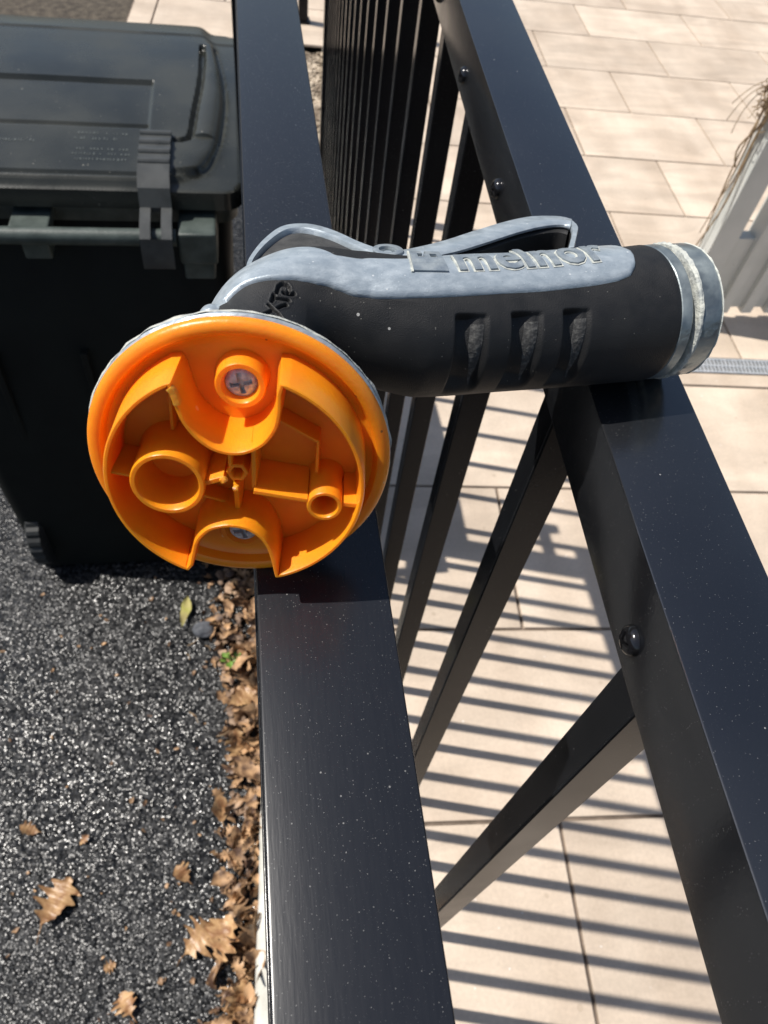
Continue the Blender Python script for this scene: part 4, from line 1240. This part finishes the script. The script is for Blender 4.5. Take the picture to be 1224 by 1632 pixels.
# worn edge of the left cusp, sunlit yellow put into its colour
wall('worn_lit_edge', sm([(-13.7, 26.95 - 1.0), (-12.9, 24.8), (-12.2, 22.0)], 4), 1.6, HZ - 0.8, HZ + 0.25, M['orange_worn_lit'], plate, cap=0.3)
# floor inside the pockets sits deeper in shade
# tubes
def tube_lathe(name, c, ro, ri, z1, deep, mat=M['orange'], dome=0.4):
    return lathe(name, [(ro + 0.6, -1.3), (ro, 1.0), (ro, z1 - dome), (ro - dome * .6, z1), (ri + dome * .6, z1), (ri, z1 - dome), (ri - 0.8, deep), (0.01, deep)], c, mat, plate, n=64)
tube_lathe('spout_tube', (-16.2, -0.2), 8.8, 7.3, HZ - 0.2, 0.5, dome=.5)
tube_lathe('small_tube', (21.3, -4.8), 4.4, 3.2, HZ - 0.6, 1.0, dome=.4)
tube_lathe('screw_boss', (0.6, 22.8), 5.9, 4.2, 4.6, 1.2, dome=.5)
tube_lathe('lower_screw_boss', (0.0, -22.6), 6.2, 4.7, 1.6, 0.2, dome=.4)
lathe('centre_hub', [(3.2, -1.2), (2.7, 3), (2.7, HZ - 3.6), (2.45, HZ - 3.3), (1.8, HZ - 3.3), (1.6, HZ - 3.6), (1.5, 4), (0.01, 4)], (0.0, 2.2), M['orange'], plate, n=6)
# ribs
wall('rib', [(4.0, -1.6), (17.0, -3.4)], 1.3, -1.3, HZ - 0.9, M['orange'], plate)
wall('rib', [(4.0, 11.8), (4.0, -1.6)], 1.2, -1.3, HZ - 2.6, M['orange'], plate)
wall('rib', [(26.0, -4.6), (29.6, -4.8)], 1.5, -1.3, HZ - 1.6, M['orange'], plate)
wall('rib', [(-29.6, 1.0), (-25.0, 0.2)], 0.9, -1.3, HZ - 2.4, M['orange'], plate)
wall('rib', [(-7.4, -0.2), (-2.9, 1.6)], 1.5, -1.3, HZ - 1.6, M['orange'], plate)
wall('rib', [(-1.6, 9.6), (-1.5, 5.0)], 0.9, -1.3, HZ - 1.9, M['orange'], plate)
wall('rib', [(-0.3, -0.8), (-0.5, -4.0), (-0.6, -11.8)], 1.4, -1.3, HZ - 1.8, M['orange'], plate, ztop=lambda t: HZ - 1.4 - 5.0 * t)
wall('rib', [(-16.0, 9.0), (-16.0, 24.6)], 1.0, -1.3, 3.0, M['orange'], plate)
wall('rib', [(8.5, 15.0), (19.0, 9.0), (19.0, 0.0)], 1.0, -1.3, 5.0, M['orange'], plate)
wall('rib', [(-2.0, -12.0), (-14.0, -8.6)], 1.0, -1.3, 4.0, M['orange'], plate)
# worn burrs at the hub
for (x, y, s_) in ((-3.2, 1.2, 1.0), (-0.3, -1.2, 0.8)):
    bm = bmesh.new(); bmesh.ops.create_icosphere(bm, subdivisions=2, radius=s_ * .001 * NK)
    for v in bm.verts: v.co *= 1 + 0.4 * mnoise.noise(v.co * 3000)
    p = FP(x, y, HZ - 1.6)
    for v in bm.verts: v.co += Vector(tuple(p))
    from_bm('burr', bm, M['orange_worn_lit'], plate, smooth=False)
# cross recess screws
for (c, z) in (((0.6, 22.8), 2.9), ((0.0, -22.6), 1.5)):
    sm_ = screw_mesh('face_screw', 3.9 * .001 * NK, 1.7 * .001 * NK, M['screw_steel'], arms=0.66, deep=0.75)
    o = bpy.data.objects.new('face_screw', sm_); COL.objects.link(o); o.parent = plate
    X_ = Vector(tuple(rr_)); Y_ = Vector(tuple(uu)); Z_ = Vector(tuple(n_))
    R3 = Matrix((X_, Y_, Z_)).transposed().to_4x4() @ Matrix.Rotation(0.25, 4, 'Z')
    o.matrix_parent_inverse = plate.matrix_world.inverted() @ Matrix.Identity(4)
    o.matrix_parent_inverse = Matrix.Identity(4)
    o.parent = plate
    o.matrix_parent_inverse = Matrix.Translation(-Vector((0, 0, 0)))
    o.matrix_basis = Matrix.Translation(Vector(tuple(FP(c[0], c[1], z - 1.0)))) @ R3
    o['fix'] = 1

# children of children: world coordinates need the whole chain undone
bpy.context.view_layer.update()
for o in list(bpy.data.objects):
    if 'fix' in o:
        del o['fix']
